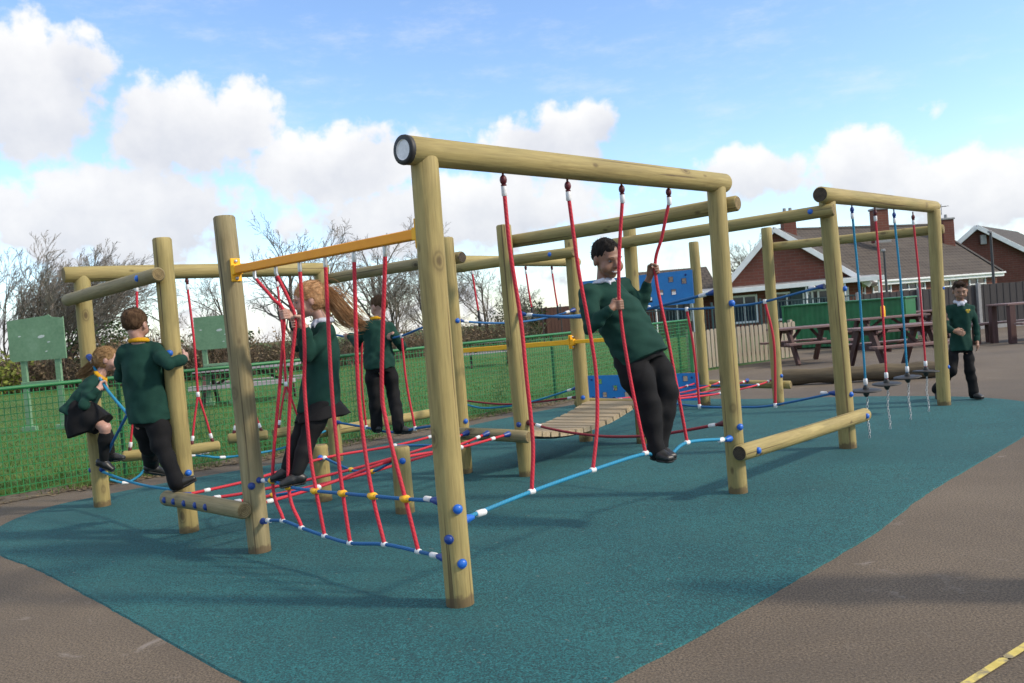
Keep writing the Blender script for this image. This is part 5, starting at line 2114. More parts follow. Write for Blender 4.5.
M['lipsdark'] = noisy('brown_lips', [(.3, (.165, .072, .050)), (.7, (.20, .088, .064))], 10, .45, 0)
M['mouth'] = noisy('mouth_dark', [(.3, (.05, .012, .012)), (.7, (.08, .02, .02))], 10, .5, 0)
M['crest'] = noisy('yellow_crest_thread', [(.35, (.55, .36, .03)), (.55, (.70, .50, .07)), (.7, (.25, .20, .05))], 60, .8, .2, .001)
M['sock'] = cloth('patterned_sock', (.02, .02, .02), (.5, .5, .5), 95, 300)
M['white_trim'] = M['collarwhite']


def hand_grip(F_, wr, g, axis, side, sc=1.0, rr_=.014):
    """closed hand: palm on the wrist side of the rope at g, four fingers wrapped one way, thumb the other"""
    a = unit(axis)
    d = g - wr
    d = unit(d - a * (d @ a))
    e2 = np.cross(a, d) * side
    pc = g - d * (rr_ + .016 * sc)
    for o in (-.6, .2, .9):
        F_.cone(wr, pc + a * o * .026 * sc - d * .004, .021 * sc, .0165 * sc, .012)
    for i, (ln, r) in enumerate(((.86, .0078), (.97, .0085), (1.0, .0088), (.93, .0084))):
        off = a * ((i - 1.4) * .0172 * sc)
        R_ = rr_ + .0085
        pts = [pc + off + e2 * .012 * sc]
        for th, q in ((62, 1.28), (118, 1.1), (178, 1.0), (178 + 62 * ln, .95)):
            t = math.radians(th)
            pts.append(g + off * 1.02 + (-d * math.cos(t) + e2 * math.sin(t)) * R_ * q)
        r = r * sc
        F_.chain(pts, [r * 1.15, r * 1.1, r, r * .95, r * .8], .003)
    # thumb leaves the side of the palm near its base
    t0 = wr * .45 + pc * .55 - e2 * .014 * sc + a * .018 * sc
    pts = [t0, pc - e2 * .024 * sc + a * .038 * sc]
    for th, q in ((-95, 1.3), (-150, 1.12)):
        t = math.radians(th)
        pts.append(g + a * .044 * sc * (1 if th > -120 else .85) + (-d * math.cos(t) + e2 * math.sin(t)) * (rr_ + .0095) * q)
    F_.chain(pts, [.0145 * sc, .0125 * sc, .0105 * sc, .0085 * sc], .006)


def hand_relaxed(F_, wr, tip, pn, thumb, sc=1.0):
    """hanging hand: wr wrist, tip direction point, pn palm normal, thumb side direction"""
    d = unit(tip - wr)
    pn = unit(pn - d * (pn @ d))
    th = unit(np.cross(d, pn))
    if th @ thumb < 0:
        th = -th
    for o in (-.026, -.008, .010, .026):
        F_.cone(wr, wr + d * .075 * sc + th * o * sc, .019 * sc, .0135 * sc, .012)
    for i, (o, ln) in enumerate(((.027, .90), (.009, 1.0), (-.009, .95), (-.027, .78))):
        p = wr + d * .078 * sc + th * o * sc
        dd = d
        pts, rs = [p], [.0100 * sc]
        for s_, (L, cu) in enumerate(((.030, .22), (.022, .45), (.017, .4))):
            dd = unit(dd + pn * cu)
            p = p + dd * L * ln * sc
            pts.append(p)
            rs.append((.0090, .0082, .0070)[s_] * sc)
        F_.chain(pts, rs, .003)
    b = wr + d * .022 * sc + th * .022 * sc
    F_.chain([b, b + (d * .7 + th * .8 + pn * .3) * .03 * sc, b + (d * 1.5 + th * .85 + pn * .6) * .036 * sc, b + (d * 2.2 + th * .7 + pn * .9) * .036 * sc], [.0145 * sc, .0125 * sc, .0105 * sc, .0085 * sc], .006)


def make_person(lab, J, face, hface, hup, skin_m, hair, hair_m, collar, lower, res=.006, bulk=1.0, hs=1.0, grips=(), relaxed=(), toes=None, smile=False, seed=1, ubulk=1.0, sleeve=1.0, skirt_pts=None, crest=False, legr=1.0, tie=None, neckr=1.0, ss=1.0, thick=1.0, chub=1.0):
    J = {k_: np.array(p_, float) for k_, p_ in J.items()}
    allp = np.array(list(J.values()))
    lo, hi = allp.min(0) - .27, allp.max(0) + .24
    H = frame_of(hface, hup)
    hc = J['head']
    hp = lambda x, y, z: hc + (np.array([x, y, z]) * hs) @ H
    up = unit(J['neck'] - J['pel'])
    rx = unit(J['shR'] - J['shL'])
    rx = unit(rx * .6 + unit(np.cross(np.asarray(face, float), up)) * .6)
    fw = unit(np.cross(up, rx))

    # ---------------- body: one continuous surface
    B = Field(lo, hi, res)
    B.ell(hp(0, -.012, .028), np.array((.074, .092, .085)) * hs, H, .01)
    B.ell(hp(0, .022, -.026), np.array((.062, .068, .072)) * hs, H, .03)
    B.ell(hp(0, .060, -.084), np.array((.022, .019, .018)) * hs, H, .02)
    for s_ in (-1, 1):
        B.ell(hp(s_ * .037, .056, -.036), np.array((.029, .025, .028)) * hs * chub, H, .02)
        B.ell(hp(s_ * .077, -.006, -.006), np.array((.010, .019, .031)) * hs, H, .008)
        B.cut_ell(hp(s_ * .031, .100, .008), np.array((.018, .016, .010)) * hs, H, .010)
    B.cone(hp(-.036, .078, .024), hp(.036, .078, .024), .010 * hs, .010 * hs, .016)
    B.cone(hp(0, .084, .012), hp(0, .104, -.022), .0075 * hs, .0115 * hs, .010)
    for s_ in (-1, 1):
        B.ell(hp(s_ * .011, .094, -.026), np.array((.008, .010, .007)) * hs, H, .006)
    B.ell(hp(0, .081, -.052), np.array((.026, .014, .0065)) * hs, H, .006)
    B.ell(hp(0, .079, -.064), np.array((.022, .013, .0075)) * hs, H, .006)
    B.cut_ell(hp(0, .097, -.058), np.array((.027 if smile else .019, .012, .0062 if smile else .0022)) * hs, H, .003)
    nb = J['neck'] - up * .01
    B.cone(hp(0, -.026, -.055), nb, .041 * neckr, .045 * neckr, .012)
    mid = (J['neck'] + J['pel']) / 2
    bl = bulk
    sw = np.linalg.norm(J['shR'] - J['shL']) / 2
    B.gencyl([(J['pel'] - up * .06, .10 * bl, .085 * bl), (J['pel'] + up * .04, .105 * bl, .085 * bl), (mid, .10 * bl, .078 * bl), (J['neck'] - up * .14, .105, .075), (J['neck'] - up * .07, .08, .056), (J['neck'], .048, .046)], rx, .02)
    for S_ in 'RL':
        sh, el, wr = J['sh' + S_], J['el' + S_], J['wr' + S_]
        B.cone(J['neck'] * .45 + sh * .55 - up * .035, sh, .036, .037 * ubulk, .02)
        B.chain([sh, sh * .5 + el * .5, el], [.037 * ubulk, .034 * ubulk, .030], .01)
        B.chain([el, el * .6 + wr * .4, wr], [.030, .030, .0215], .008)
        hj, kn, an = J['hip' + S_], J['kn' + S_], J['an' + S_]
        B.chain([hj, hj * .5 + kn * .5, kn], [.072 * bl * legr, .060 * bl * legr, .047 * legr], .02)
        B.chain([kn, kn * .65 + an * .35, an], [.048 * legr, .050 * legr, .033], .015)
    for (S_, g_, ax_, sd, rr_) in grips:
        hand_grip(B, J['wr' + S_], np.asarray(g_, float), np.asarray(ax_, float), sd, .93, rr_)
    for (S_, pn, th) in relaxed:
        hand_relaxed(B, J['wr' + S_], J['gr' + S_], np.asarray(pn, float), np.asarray(th, float), .93)
    V, Fq = B.mesh()
    org = np.array([J['pel'][0], J['pel'][1], V[:, 2].min()])
    body = raw_obj('person', V, Fq, M[skin_m], None, org, smooth=True)
    tag(body, lab, 'person')

    def child(name, Fld, m, parent=body):
        V, Fq = Fld.mesh()
        if len(V):
            return raw_obj(name, V, Fq, m if not isinstance(m, str) else M[m], parent, (V.min(0) + V.max(0)) / 2, smooth=True)

    # ---------------- face details
    if not hair.startswith('back'):
        for s_ in (-1, 1):
            mb = MB()
            mb.ball(hp(s_ * .031, .0765, .007), np.array((.0115, .0108, .0060)) * hs, 12, 8, H)
            e = obj('eye', mb, M['eyewhite'], body)
            mb = MB()
            mb.ball(hp(s_ * .031, .0835, .0060), np.array((.0078, .0048, .0066)) * hs, 10, 6, H)
            obj('iris', mb, M['iris'], e)
            mb = MB()
            mb.tube([hp(s_ * .014, .092, .027), hp(s_ * .030, .0935, .032), hp(s_ * .047, .083, .027)], [.0016 * hs, .0024 * hs, .0012 * hs], 6)
            obj('eyebrow', mb, M[hair_m], body)
        mb = MB()
        w = .029 if smile else .018
        cz = .009 if smile else .0
        for dz, rr_, yy in ((-.0525, .0030, .0925), (-.0645, .0046, .0915)):
            mb.tube([hp(x_ * w, yy - .006 * x_ * x_ - .001, dz + cz * x_ * x_ + (.0035 * x_ * x_ if dz < -.06 else 0)) for x_ in (-1, -.6, 0, .6, 1)], [rr_ * .5 * hs, rr_ * .9 * hs, rr_ * hs, rr_ * .9 * hs, rr_ * .5 * hs], 6)
        obj('lips', mb, M['lips' if skin_m != 'skin_dark' else 'lipsdark'], body)
        if smile:
            mb = MB()
            mb.tube([hp(x_ * .024, .0905 - .007 * x_ * x_, -.0575 + .008 * x_ * x_) for x_ in (-1, -.5, 0, .5, 1)], [.0034 * hs, .0054 * hs, .0058 * hs, .0054 * hs, .0034 * hs], 6)
            obj('teeth', mb, M['teeth'], body)

    # ---------------- hair
    Hf = Field(hc - .17 * hs - .02, hc + .17 * hs + .02, res * .8)
    long = 'tail' in hair
    g_ = .003 if 'short' in hair else .007
    Hf.ell(hp(0, -.020, .036), np.array((.0745 + g_, .094 + g_, .083 + g_)) * hs, H, .01)
    if long:
        Hf.ell(hp(0, -.03, .0), np.array((.077, .085, .085)) * hs, H, .02)
    if hair.endswith('quiff'):
        Hf.ell(hp(0, .045, .098), np.array((.055, .035, .025)) * hs, H, .02)
    p0, nn = (hp(0, .086, .074 if 'back' not in hair else .062), np.array([0, -.66, .75]) if 'back' not in hair else np.array([0, -.70, .71])) if not long else (hp(0, .086, .068), np.array([0, -.86, .51]))
    Hf.halfspace(p0, nn @ H)
    if long:
        for s_ in (-1, 1):
            Hf.cut_ell(hp(s_ * .080, .010, -.022), np.array((.03, .020, .026)) * hs, H)
    Hf.folds(.0030, 120, seed + 4, (1, 1, .6))
    ho = child('hair', Hf, hair_m)
    # loose strands break up the outline
    co_ = np.array([q.co for q in ho.data.vertices])
    no_ = np.array([q.normal for q in ho.data.vertices])
    rgn = np.random.default_rng(seed + 40)
    pick = rgn.integers(0, len(co_), 700 if not long else 900)
    back, dwn = -H[1], -H[2]
    mbs = MB()
    wl = WL[ho.name]
    for i_ in pick:
        n_ = no_[i_]
        p_ = co_[i_] + wl
        flow = (back * 1.0 + dwn * .15) if long else (H[1] * .35 * (1 if (p_ - hc) @ H[2] > .05 else -.3) + dwn * .75)
        fl_ = flow - n_ * (flow @ n_)
        d_ = unit(fl_ + rgn.normal(0, .35 if not long else .13, 3) + n_ * (.22 if not long else .06))
        L_ = (.014 if not long else .034) * rgn.uniform(.6, 1.4)
        a_ = p_ - n_ * .002
        mbs.tube([a_, a_ + d_ * L_ * .5 + n_ * .0018, a_ + d_ * L_], [.0016, .0013, .0004], 3, False)
    obj('strands', mbs, M[hair_m], ho)
    if tie is not None:
        pts = [hc + np.asarray(q, float) for q in tie]
        mbh = MB()
        rg = random.Random(seed)
        Tl = Field(np.array(pts).min(0) - .12, np.array(pts).max(0) + .12, res * .8)
        n_ = len(pts)
        sp_ = spline(pts, 5)
        for i in range(len(sp_) - 1):
            f = i / (len(sp_) - 1)
            r0 = thick * (.024 + .030 * math.sin(math.pi * min(1, f * 1.1 + .1))) * (1 - .55 * f * f)
            Tl.cone(sp_[i], sp_[i + 1], r0 * .52, r0 * .48, .01)
        Tl.folds(.006, 70, seed + 9, (1, 1, 1))
        po = child('ponytail', Tl, hair_m, body)
        for i in range(430):
            off = np.array([rg.gauss(0, 1), rg.gauss(0, 1), rg.gauss(0, 1)])
            fl = rg.uniform(.7, 1.12)
            st = []
            for j in range(8):
                f = j / 7 * fl
                x_ = min(f, 1) * (len(sp_) - 1)
                i0 = min(int(x_), len(sp_) - 2)
                b_ = sp_[i0] + (sp_[i0 + 1] - sp_[i0]) * (x_ - i0)
                if f > 1:
                    b_ = b_ + unit(sp_[-1] - sp_[-3]) * (f - 1) * .3
                st.append(b_ + off * thick * (.007 + .021 * math.sin(math.pi * min(.8 * f + .08, 1)) + .006 * f))
            mbh.tube(st, [.0017] * 7 + [.0005], 3, True)
        obj('strands', mbh, M[hair_m], po)
        mb = MB()
        tdir = unit(sp_[2] - sp_[0])
        mb.tube([sp_[0] - tdir * .012, sp_[0] + tdir * .014], .027 * thick, 12)
        obj('hair_tie', mb, M['tights'], body)

    # ---------------- jumper
    S = Field(lo, hi, res)
    b2 = bulk
    S.gencyl([(J['pel'] - up * .098, .156 * b2, .142 * b2), (J['pel'] - up * .045, .158 * b2, .142 * b2), (J['pel'] + up * .05, .148 * b2, .128 * b2), (mid, .144 * b2, .118 * b2), (J['neck'] - up * .15, .142 * b2 ** .6, .108 * b2 ** .6), (J['neck'] - up * .07, .118 * b2 ** .4, .086), (J['neck'] - up * .012, .068, .062)], rx, .02)
    for S_ in 'RL':
        sh, el, wr = J['sh' + S_], J['el' + S_], J['wr' + S_]
        S.cone(J['neck'] * .45 + sh * .55 - up * .03, sh, .056, .051 * ubulk * sleeve, .035)
        S.chain([sh, sh * .5 + el * .5, el], [.052 * ubulk * sleeve, .049 * ubulk * sleeve, .044 * sleeve], .022)
        cu = wr - unit(wr - el) * .012
        S.chain([el, el * .5 + cu * .5, el * .12 + cu * .88, cu], [.044 * sleeve, .042 * sleeve, .035 * sleeve, .028], .018)
    S.folds(.0070, 21, seed, (1, 1, .9))
    S.folds(.0042, 44, seed + 1, (1, 1, 1.1))
    # ribbed cuffs
    for S_ in 'RL':
        wr, el = J['wr' + S_], J['el' + S_]
        d_ = unit(wr - el)
        S.cone(wr - d_ * .040, wr - d_ * .008, .0315, .0305, .004)
    # neck opening: cut round the neck and down into a V
    nf = J['neck'] + fw * .055
    S.cut_cone(J['neck'] + up * .07, J['neck'] + up * .035 + fw * .012, .062, .056)
    if collar == 'white':
        S.cut_cone(nf + up * .012 + fw * .03, nf - up * .085 + fw * .085, .038, .004)
    sw_o = child('jumper', S, 'sweater')
    if crest:
        mb = MB()
        cp = J['neck'] - up * .105 - rx * .068 + fw * .112
        for k_, (dx, dz) in enumerate(((0, 0), (.012, .008), (-.012, .008), (0, -.012))):
            mb.ball(cp + rx * dx + up * dz, (.013, .006, .014), 10, 6, [rx, fw, up])
        obj('crest', mb, M['crest'], sw_o)

    # ---------------- shirt showing at the neck
    C = Field(J['neck'] - .22, J['neck'] + .18, res * .8)
    cm = 'collarwhite' if collar == 'white' else 'collargold'
    ctr = J['neck'] + up * .012
    hd = hp(0, -.02, -.06) - nb
    tx = unit(hd)
    ring = []
    for i in range(25):
        a_ = 2 * math.pi * i / 24
        x_, y_ = math.sin(a_) * .057 * neckr, math.cos(a_) * .054 * neckr
        ring.append(ctr + rx * x_ + fw * (y_ + .004) + up * (.010 * (1 - math.cos(a_)) * .9 - .004 - .012 * (math.cos(a_) > .8)))
    for i in range(24):
        C.cone(ring[i], ring[i + 1], .0120, .0120, .005)
        lowr = .5
        p_, q_ = ring[i], ring[i + 1]
        out = unit((p_ - ctr) - up * ((p_ - ctr) @ up))
        C.cone(p_ + out * .004 - up * .010, q_ + out * .007 - up * .010, .0120, .0120, .005)
    if collar == 'white':
        for s_ in (-1, 1):
            b_ = ctr + fw * .054 + rx * s_ * .014 - up * .010
            C.chain([b_, b_ + rx * s_ * .012 - up * .026 + fw * .014, b_ + rx * s_ * .018 - up * .044 + fw * .018], [.013, .012, .006], .006)
        C.cone(ctr + fw * .036 - up * .02, ctr + fw * .070 - up * .080, .026, .008, .02)
    else:
        C.cone(ctr + fw * .050 - up * .010, ctr + fw * .072 - up * .06, .016, .008, .01)
    child('shirt_collar', C, cm)

    # ---------------- trousers, skirt, tights
    T = Field(lo, hi, res)
    if lower == 'trousers':
        T.gencyl([(J['pel'] - up * .13, .112 * bl, .104 * bl), (J['pel'] - up * .06, .126 * bl, .110 * bl), (J['pel'] + up * .04, .112 * bl, .094 * bl)], rx, .025)
        for S_ in 'RL':
            hj, kn, an = J['hip' + S_], J['kn' + S_], J['an' + S_]
            dn = unit(an - kn)
            T.chain([hj, hj * .5 + kn * .5, kn], [.070 * bl * legr, .078 * bl * legr, .070 * legr], .03)
            T.chain([kn, kn * .6 + an * .4, an - dn * .01, an + dn * .022], [.068 * legr, .063 * legr, .056, .058], .02)
        T.folds(.0055, 24, seed + 2, (1, 1, .5))
        T.folds(.0030, 46, seed + 3, (1, 1, .8))
        child('trousers', T, 'trouser')
    else:
        ak = []
        for S_ in 'RL':
            hj, kn, an = J['hip' + S_], J['kn' + S_], J['an' + S_]
            if lower == 'skirt_tights':
                T.chain([hj, hj * .5 + kn * .5, kn], [.084, .071, .053], .02)
            if lower == 'skirt_tights':
                T.chain([kn, kn * .65 + an * .35, an], [.053, .054, .038], .015)
            else:
                T.chain([kn * .80 + an * .20, kn * .62 + an * .38, an], [.050, .054, .038], .012)
        T.folds(.002, 60, seed + 3)
        child('tights' if lower == 'skirt_tights' else 'long_socks', T, 'tights')
        K = Field(lo, hi, res)
        for (st_, kk) in skirt_pts:
            K.gencyl([(np.asarray(c_, float), w_, d_) for c_, w_, d_ in st_], rx, kk)
        # pleats
        K.folds(.006, 42, seed + 6, (1, 1, .12))
        child('skirt', K, 'trouser')

    # ---------------- shoes
    for S_ in 'RL':
        an = J['an' + S_]
        tdir, upf = toes[S_]
        tdir = unit(tdir)
        upf = unit(np.asarray(upf, float) - tdir * (np.asarray(upf, float) @ tdir))
        sx = np.cross(tdir, upf)
        Q = Field(an - .24, an + .24, res * .85)
        heel = an - tdir * .030 * ss - upf * .036
        toe = an + tdir * .118 * ss - upf * (.070 - .022 * ss)
        Q.chain([an + upf * .012, an - upf * .015 + tdir * .005], [.034 * ss, .037 * ss], .02)
        Q.cone(heel, an + tdir * .05 * ss - upf * .036, .036 * ss, .037 * ss, .02)
        for o in (-.014, .014):
            Q.cone(an + tdir * .04 - upf * .036 + sx * o, toe + sx * o, .032 * ss, .0225 * ss, .015)
        Q.halfspace(an - upf * .070, upf)
        so = child('shoe', Q, 'shoe')
        Z = Field(an - .24, an + .24, res * .85)
        Z.cone(heel - upf * .01, an + tdir * .05 * ss - upf * .045, .039 * ss, .040 * ss, .02)
        for o in (-.014, .014):
            Z.cone(an + tdir * .04 - upf * .046 + sx * o, toe - upf * .004 + sx * o, .036 * ss, .027 * ss, .015)
        Z.halfspace(an - upf * .082, upf)
        Z.halfspace(an - upf * .064, -upf)
        child('sole', Z, 'shoesole', so)
    return body


UP = v(0, 0, 1)
# --- boy on the front ropes, leaning back
J = dict(head=(0.682, 5.735, 1.762), neck=(0.647, 5.775, 1.602), shR=(0.537, 5.635, 1.530), shL=(0.800, 5.915, 1.560), elR=(0.515, 5.500, 1.319), wrR=(0.640, 5.405, 1.424), grR=tuple(GRIP_R), elL=(0.916, 5.985, 1.417), wrL=(0.972, 5.925, 1.588), grL=tuple(GRIP_L), pel=(0.824, 5.680, 1.159), hipR=(0.765, 5.620, 1.100), hipL=(0.905, 5.750, 1.105), knR=(0.857, 5.530, 0.800), knL=(0.995, 5.620, 0.850), anR=(0.880, 5.490, 0.500), anL=(0.912, 5.565, 0.500))
make_person('smiling boy with short black hair and white collar, leaning back on the front ropes', J, (.72, -.69, 0), (.46, -.86, -.30), (-.10, .05, 1), 'skin_dark', 'short', 'hair_black', 'white', 'trousers', res=.0050, bulk=1.24, hs=1.15, ubulk=1.22, legr=1.12,
            grips=[('R', GRIP_R, (-.05, -.02, 1), -1, .0135), ('L', GRIP_L, (-.12, .1, 1), 1, .0135)], toes={'R': (v(.50, -.86, -.04), UP), 'L': (v(.50, -.86, -.04), UP)}, smile=True, neckr=1.12, sleeve=1.05, chub=1.22, seed=3)

# --- girl with the copper ponytail on the net
J = dict(head=(-1.300, 5.550, 1.634), neck=(-1.216, 5.570, 1.488), shL=(-1.172, 5.465, 1.425), shR=(-1.265, 5.660, 1.437), elL=(-1.302, 5.380, 1.273), wrL=(-1.345, 5.290, 1.440), grL=(-1.372, 5.228, 1.490), elR=(-1.402, 5.550, 1.346), wrR=(-1.462, 5.405, 1.486), grR=(-1.488, 5.345, 1.536), pel=(-1.274, 5.520, 1.000), hipL=(-1.255, 5.455, 0.960), hipR=(-1.320, 5.585, 0.961), knL=(-1.347, 5.380, 0.735), knR=(-1.426, 5.500, 0.750), anL=(-1.405, 5.300, 0.555), anR=(-1.500, 5.425, 0.580))
gl_ = L1(.53, 1.49, .085)
gr_ = L1(.37, 1.55, .105)
J['grL'], J['grR'] = gl_, gr_
J['wrL'] = gl_ + v(.050, .030, -.036)
J['wrR'] = gr_ + v(.048, .038, -.040)
sk = [(v(-1.274, 5.520, 1.00), .108, .095), (v(-1.272, 5.520, .94), .140, .132), (v(-1.262, 5.515, .865), .170, .190)]
make_person('girl with a long copper red ponytail and black skirt, standing on the rope net', J, (-.78, -.62, 0), (-.93, -.34, -.18), (-.05, 0, 1), 'skin_pale', 'tail', 'hair_red', 'white', 'skirt_tights', res=.0052, bulk=.94, hs=1.02, legr=.9,
            grips=[('L', gl_, (-.1, .05, 1), -1, .0125), ('R', gr_, (-.1, .05, 1), 1, .0125)], toes={'R': (v(-.95, -.25, -.1), UP), 'L': (v(-.95, -.28, -.05), UP)}, seed=8, skirt_pts=[(sk, .02)], ss=.84, thick=1.15,
            tie=[(.075, .042, .055), (.115, .05, .040), (.160, .052, -.02), (.20, .055, -.085), (.25, .055, -.135), (.315, .05, -.17)])

# --- boy hugging the post
J = dict(head=(-2.766, 6.300, 1.588), neck=(-2.755, 6.300, 1.460), shR=(-2.640, 6.310, 1.392), shL=(-2.874, 6.300, 1.397), elR=(-2.495, 6.165, 1.277), wrR=(-2.418, 6.255, 1.318), grR=(-2.425, 6.40, 1.33), elL=(-2.975, 6.420, 1.218), wrL=(-2.965, 6.600, 1.236), grL=(-2.94, 6.68, 1.25), pel=(-2.738, 6.330, 0.970), hipL=(-2.800, 6.330, 0.925), hipR=(-2.68, 6.31, 0.925), knR=(-2.628, 6.235, 0.692), anR=(-2.530, 6.185, 0.435), knL=(-2.840, 6.520, 0.663), anL=(-2.932, 6.740, 0.491))
make_person('boy with full brown hair seen from behind, hugging a post, foot on the step log', J, (.25, .97, 0), (.2, .97, -.12), (0, 0, 1), 'skin_pale', 'backfull', 'hair_brown', 'gold', 'trousers', res=.006, bulk=1.04, hs=1.02,
            relaxed=[('R', (-1, .2, 0), (0, 0, 1)), ('L', (.6, 0, -.6), (.7, .3, .5))], toes={'R': (v(.72, .25, .30), v(-.25, 0, 1)), 'L': (v(.55, .8, -.35), v(.2, .35, 1))}, seed=12, ss=.95)

# --- crouching girl on the crossed ropes
gx = at('p1', 'p2', .235, 1.258)
gx2 = v(-3.672, 7.555, 1.18)
J = dict(head=(-3.625, 7.620, 1.335), neck=(-3.699, 7.600, 1.190), shR=(-3.729, 7.495, 1.100), shL=(-3.770, 7.690, 1.125), elR=(-3.745, 7.370, 0.975), wrR=(-3.640, 7.410, 1.085), grR=(-3.648, 7.530, 1.082), elL=(-3.838, 7.720, 1.00), wrL=(-3.70, 7.62, 1.14), grL=tuple(gx2), pel=(-3.869, 7.520, 0.934), hipR=(-3.831, 7.440, 0.915), hipL=(-3.882, 7.570, 0.920), knR=(-3.608, 7.420, 0.745), knL=(-3.690, 7.600, 0.739), anR=(-3.673, 7.480, 0.465), anL=(-3.675, 7.620, 0.497))
gx = at('p1', 'p2', .345, 1.105)
J['wrR'] = gx + v(-.040, -.060, -.02)
sk = [(v(-3.885, 7.50, .965), .105, .085), (v(-3.80, 7.50, .885), .150, .115), (v(-3.66, 7.49, .775), .160, .105)]
sk2 = [(v(-3.88, 7.50, .92), .11, .10), (v(-3.85, 7.50, .82), .15, .14), (v(-3.82, 7.50, .715), .165, .155)]
make_person('crouching girl with fair ponytail, black skirt and long socks, holding the crossed ropes', J, (.93, .25, -.3), (.95, .20, -.08), (-.05, 0, 1), 'skin_pale', 'tail', 'hair_fair', 'gold', 'skirt_socks', res=.006, bulk=.86, hs=.98, legr=.92,
            grips=[('R', gx, (-.45, .45, .77), 1, .0125), ('L', J['grL'], (-.45, .45, .77), -1, .0125)], toes={'R': (v(.85, .1, -.45), v(.45, 0, .9)), 'L': (v(.97, .1, .02), UP)}, seed=15, skirt_pts=[(sk, .03), (sk2, .05)],
            ss=.86, thick=.55,
            tie=[(-.098, .0, -.01), (-.125, .0, -.03), (-.175, .0, -.07), (-.22, .0, -.10), (-.26, .0, -.12)])

# --- boy with the yellow collar on the far rope bridge
J = dict(head=(-1.320, 8.650, 1.645), neck=(-1.351, 8.650, 1.517), shL=(-1.475, 8.600, 1.460), shR=(-1.242, 8.700, 1.442), elL=(-1.579, 8.680, 1.297), wrL=(-1.665, 8.840, 1.350), elR=(-1.206, 8.780, 1.266), wrR=(-1.245, 8.68, 1.30), pel=(-1.361, 8.650, 1.120), hipL=(-1.425, 8.620, 1.08), hipR=(-1.298, 8.680, 1.07), knL=(-1.445, 8.660, 0.770), knR=(-1.247, 8.700, 0.760), anL=(-1.445, 8.690, 0.444), anR=(-1.197, 8.50, 0.437))
J['grL'] = at('p14', 'p5', .40, 1.36)
J['grR'] = at('p14', 'p5', 1.09, 1.325)
J['wrL'] = J['grL'] + v(.035, -.065, .02)
J['elL'] = v(-1.585, 8.76, 1.28)
J['wrR'] = J['grR'] + v(.045, -.035, .035)
J['elR'] = v(-1.130, 8.68, 1.235)
make_person('boy with cropped hair and yellow collar seen from behind on the far rope bridge', J, (-.5, .86, 0), (-.72, .66, -.22), (0, 0, 1), 'skin_pale', 'backshort', 'hair_brown', 'gold', 'trousers', res=.007, bulk=1.0, hs=1.0,
            grips=[('L', J['grL'], unit(XY['p14'] - XY['p5']), 1, .012), ('R', J['grR'], unit(XY['p5'] - XY['p14']), -1, .012)], toes={'R': (v(.9, -.1, -.05), UP), 'L': (v(-.3, .95, -.05), UP)}, seed=21)

# --- boy walking behind the right hand post
J = dict(head=(5.433, 10.250, 1.329), neck=(5.439, 10.280, 1.190), shR=(5.315, 10.320, 1.118), shL=(5.553, 10.240, 1.110), elR=(5.222, 10.220, 0.897), wrR=(5.235, 10.080, 0.864), grR=(5.30, 10.04, 0.836), elL=(5.604, 10.260, 0.879), wrL=(5.567, 10.200, 0.716), grL=(5.560, 10.170, 0.634), pel=(5.419, 10.280, 0.715), hipR=(5.360, 10.310, 0.667), hipL=(5.481, 10.260, 0.660), knR=(5.262, 10.240, 0.380), knL=(5.475, 10.220, 0.366), anR=(5.226, 10.520, 0.145), anL=(5.501, 10.220, 0.100))
make_person('boy in white collar and crested green jumper, walking behind the right hand post', J, (-.38, -.92, 0), (-.30, -.93, -.28), (0, 0, 1), 'skin_tan', 'short_quiff', 'hair_dark', 'white', 'trousers', res=.006, bulk=.80, hs=1.0, ubulk=.84, sleeve=.86, legr=.88, ss=.9,
            relaxed=[('R', (.2, .9, -.1), (.3, 0, 1)), ('L', (-.9, .2, 0), (-.2, -1, 0))], toes={'R': (v(-.35, -.55, -.72), v(-.3, -.6, .5)), 'L': (v(.35, -.93, -.02), UP)}, seed=27, crest=True)

# --- adult standing on the tarmac just outside the right edge; the shadow reaches into the picture
bx, by = 3.02, 3.56
q = lambda x, y, z: (bx + x * .80 - y * .60, by + x * .60 + y * .80, z)
J = dict(head=q(0, .02, 1.545), neck=q(0, 0, 1.385), shR=q(.17, 0, 1.325), shL=q(-.17, 0, 1.325), elR=q(.22, -.02, 1.06), elL=q(-.22, -.02, 1.06), wrR=q(.22, .08, .83), wrL=q(-.22, .08, .83), grR=q(.22, .11, .74), grL=q(-.22, .11, .74), pel=q(0, 0, .87), hipR=q(.085, 0, .84), hipL=q(-.085, 0, .84), knR=q(.095, .02, .46), knL=q(-.095, .02, .46), anR=q(.10, 0, .085), anL=q(-.10, 0, .085))
fd = v(-.60, .80, 0)
make_person('adult in dark jumper standing on the tarmac just beyond the right edge', J, fd, fd, UP, 'skin_pale', 'short', 'hair_dark', 'white', 'trousers', res=.009, bulk=1.2, hs=1.04, ubulk=1.15, legr=1.1, neckr=1.1,
            relaxed=[('R', (-1, 0, 0), (-.6, .8, .3)), ('L', (1, 0, 0), (-.6, .8, .3))], toes={'R': (fd, UP), 'L': (fd, UP)}, seed=33)

# ================================================================== light, sky, camera
SUN_EL, SUN_AZ = math.radians(35.0), math.radians(106.0)     # azimuth clockwise from +Y
sun_dir = v(math.sin(SUN_AZ) * math.cos(SUN_EL), math.cos(SUN_AZ) * math.cos(SUN_EL), math.sin(SUN_EL))
sd = bpy.data.lights.new('sun', 'SUN')
sd.energy = 1.65
sd.angle = math.radians(5.0)
sd.color = (1.0, .88, .71)
so = bpy.data.objects.new('sun', sd)
COL.objects.link(so)
so.rotation_euler = Vector(tuple(-sun_dir)).to_track_quat('-Z', 'Y').to_euler()
so.location = (20, -5, 25)

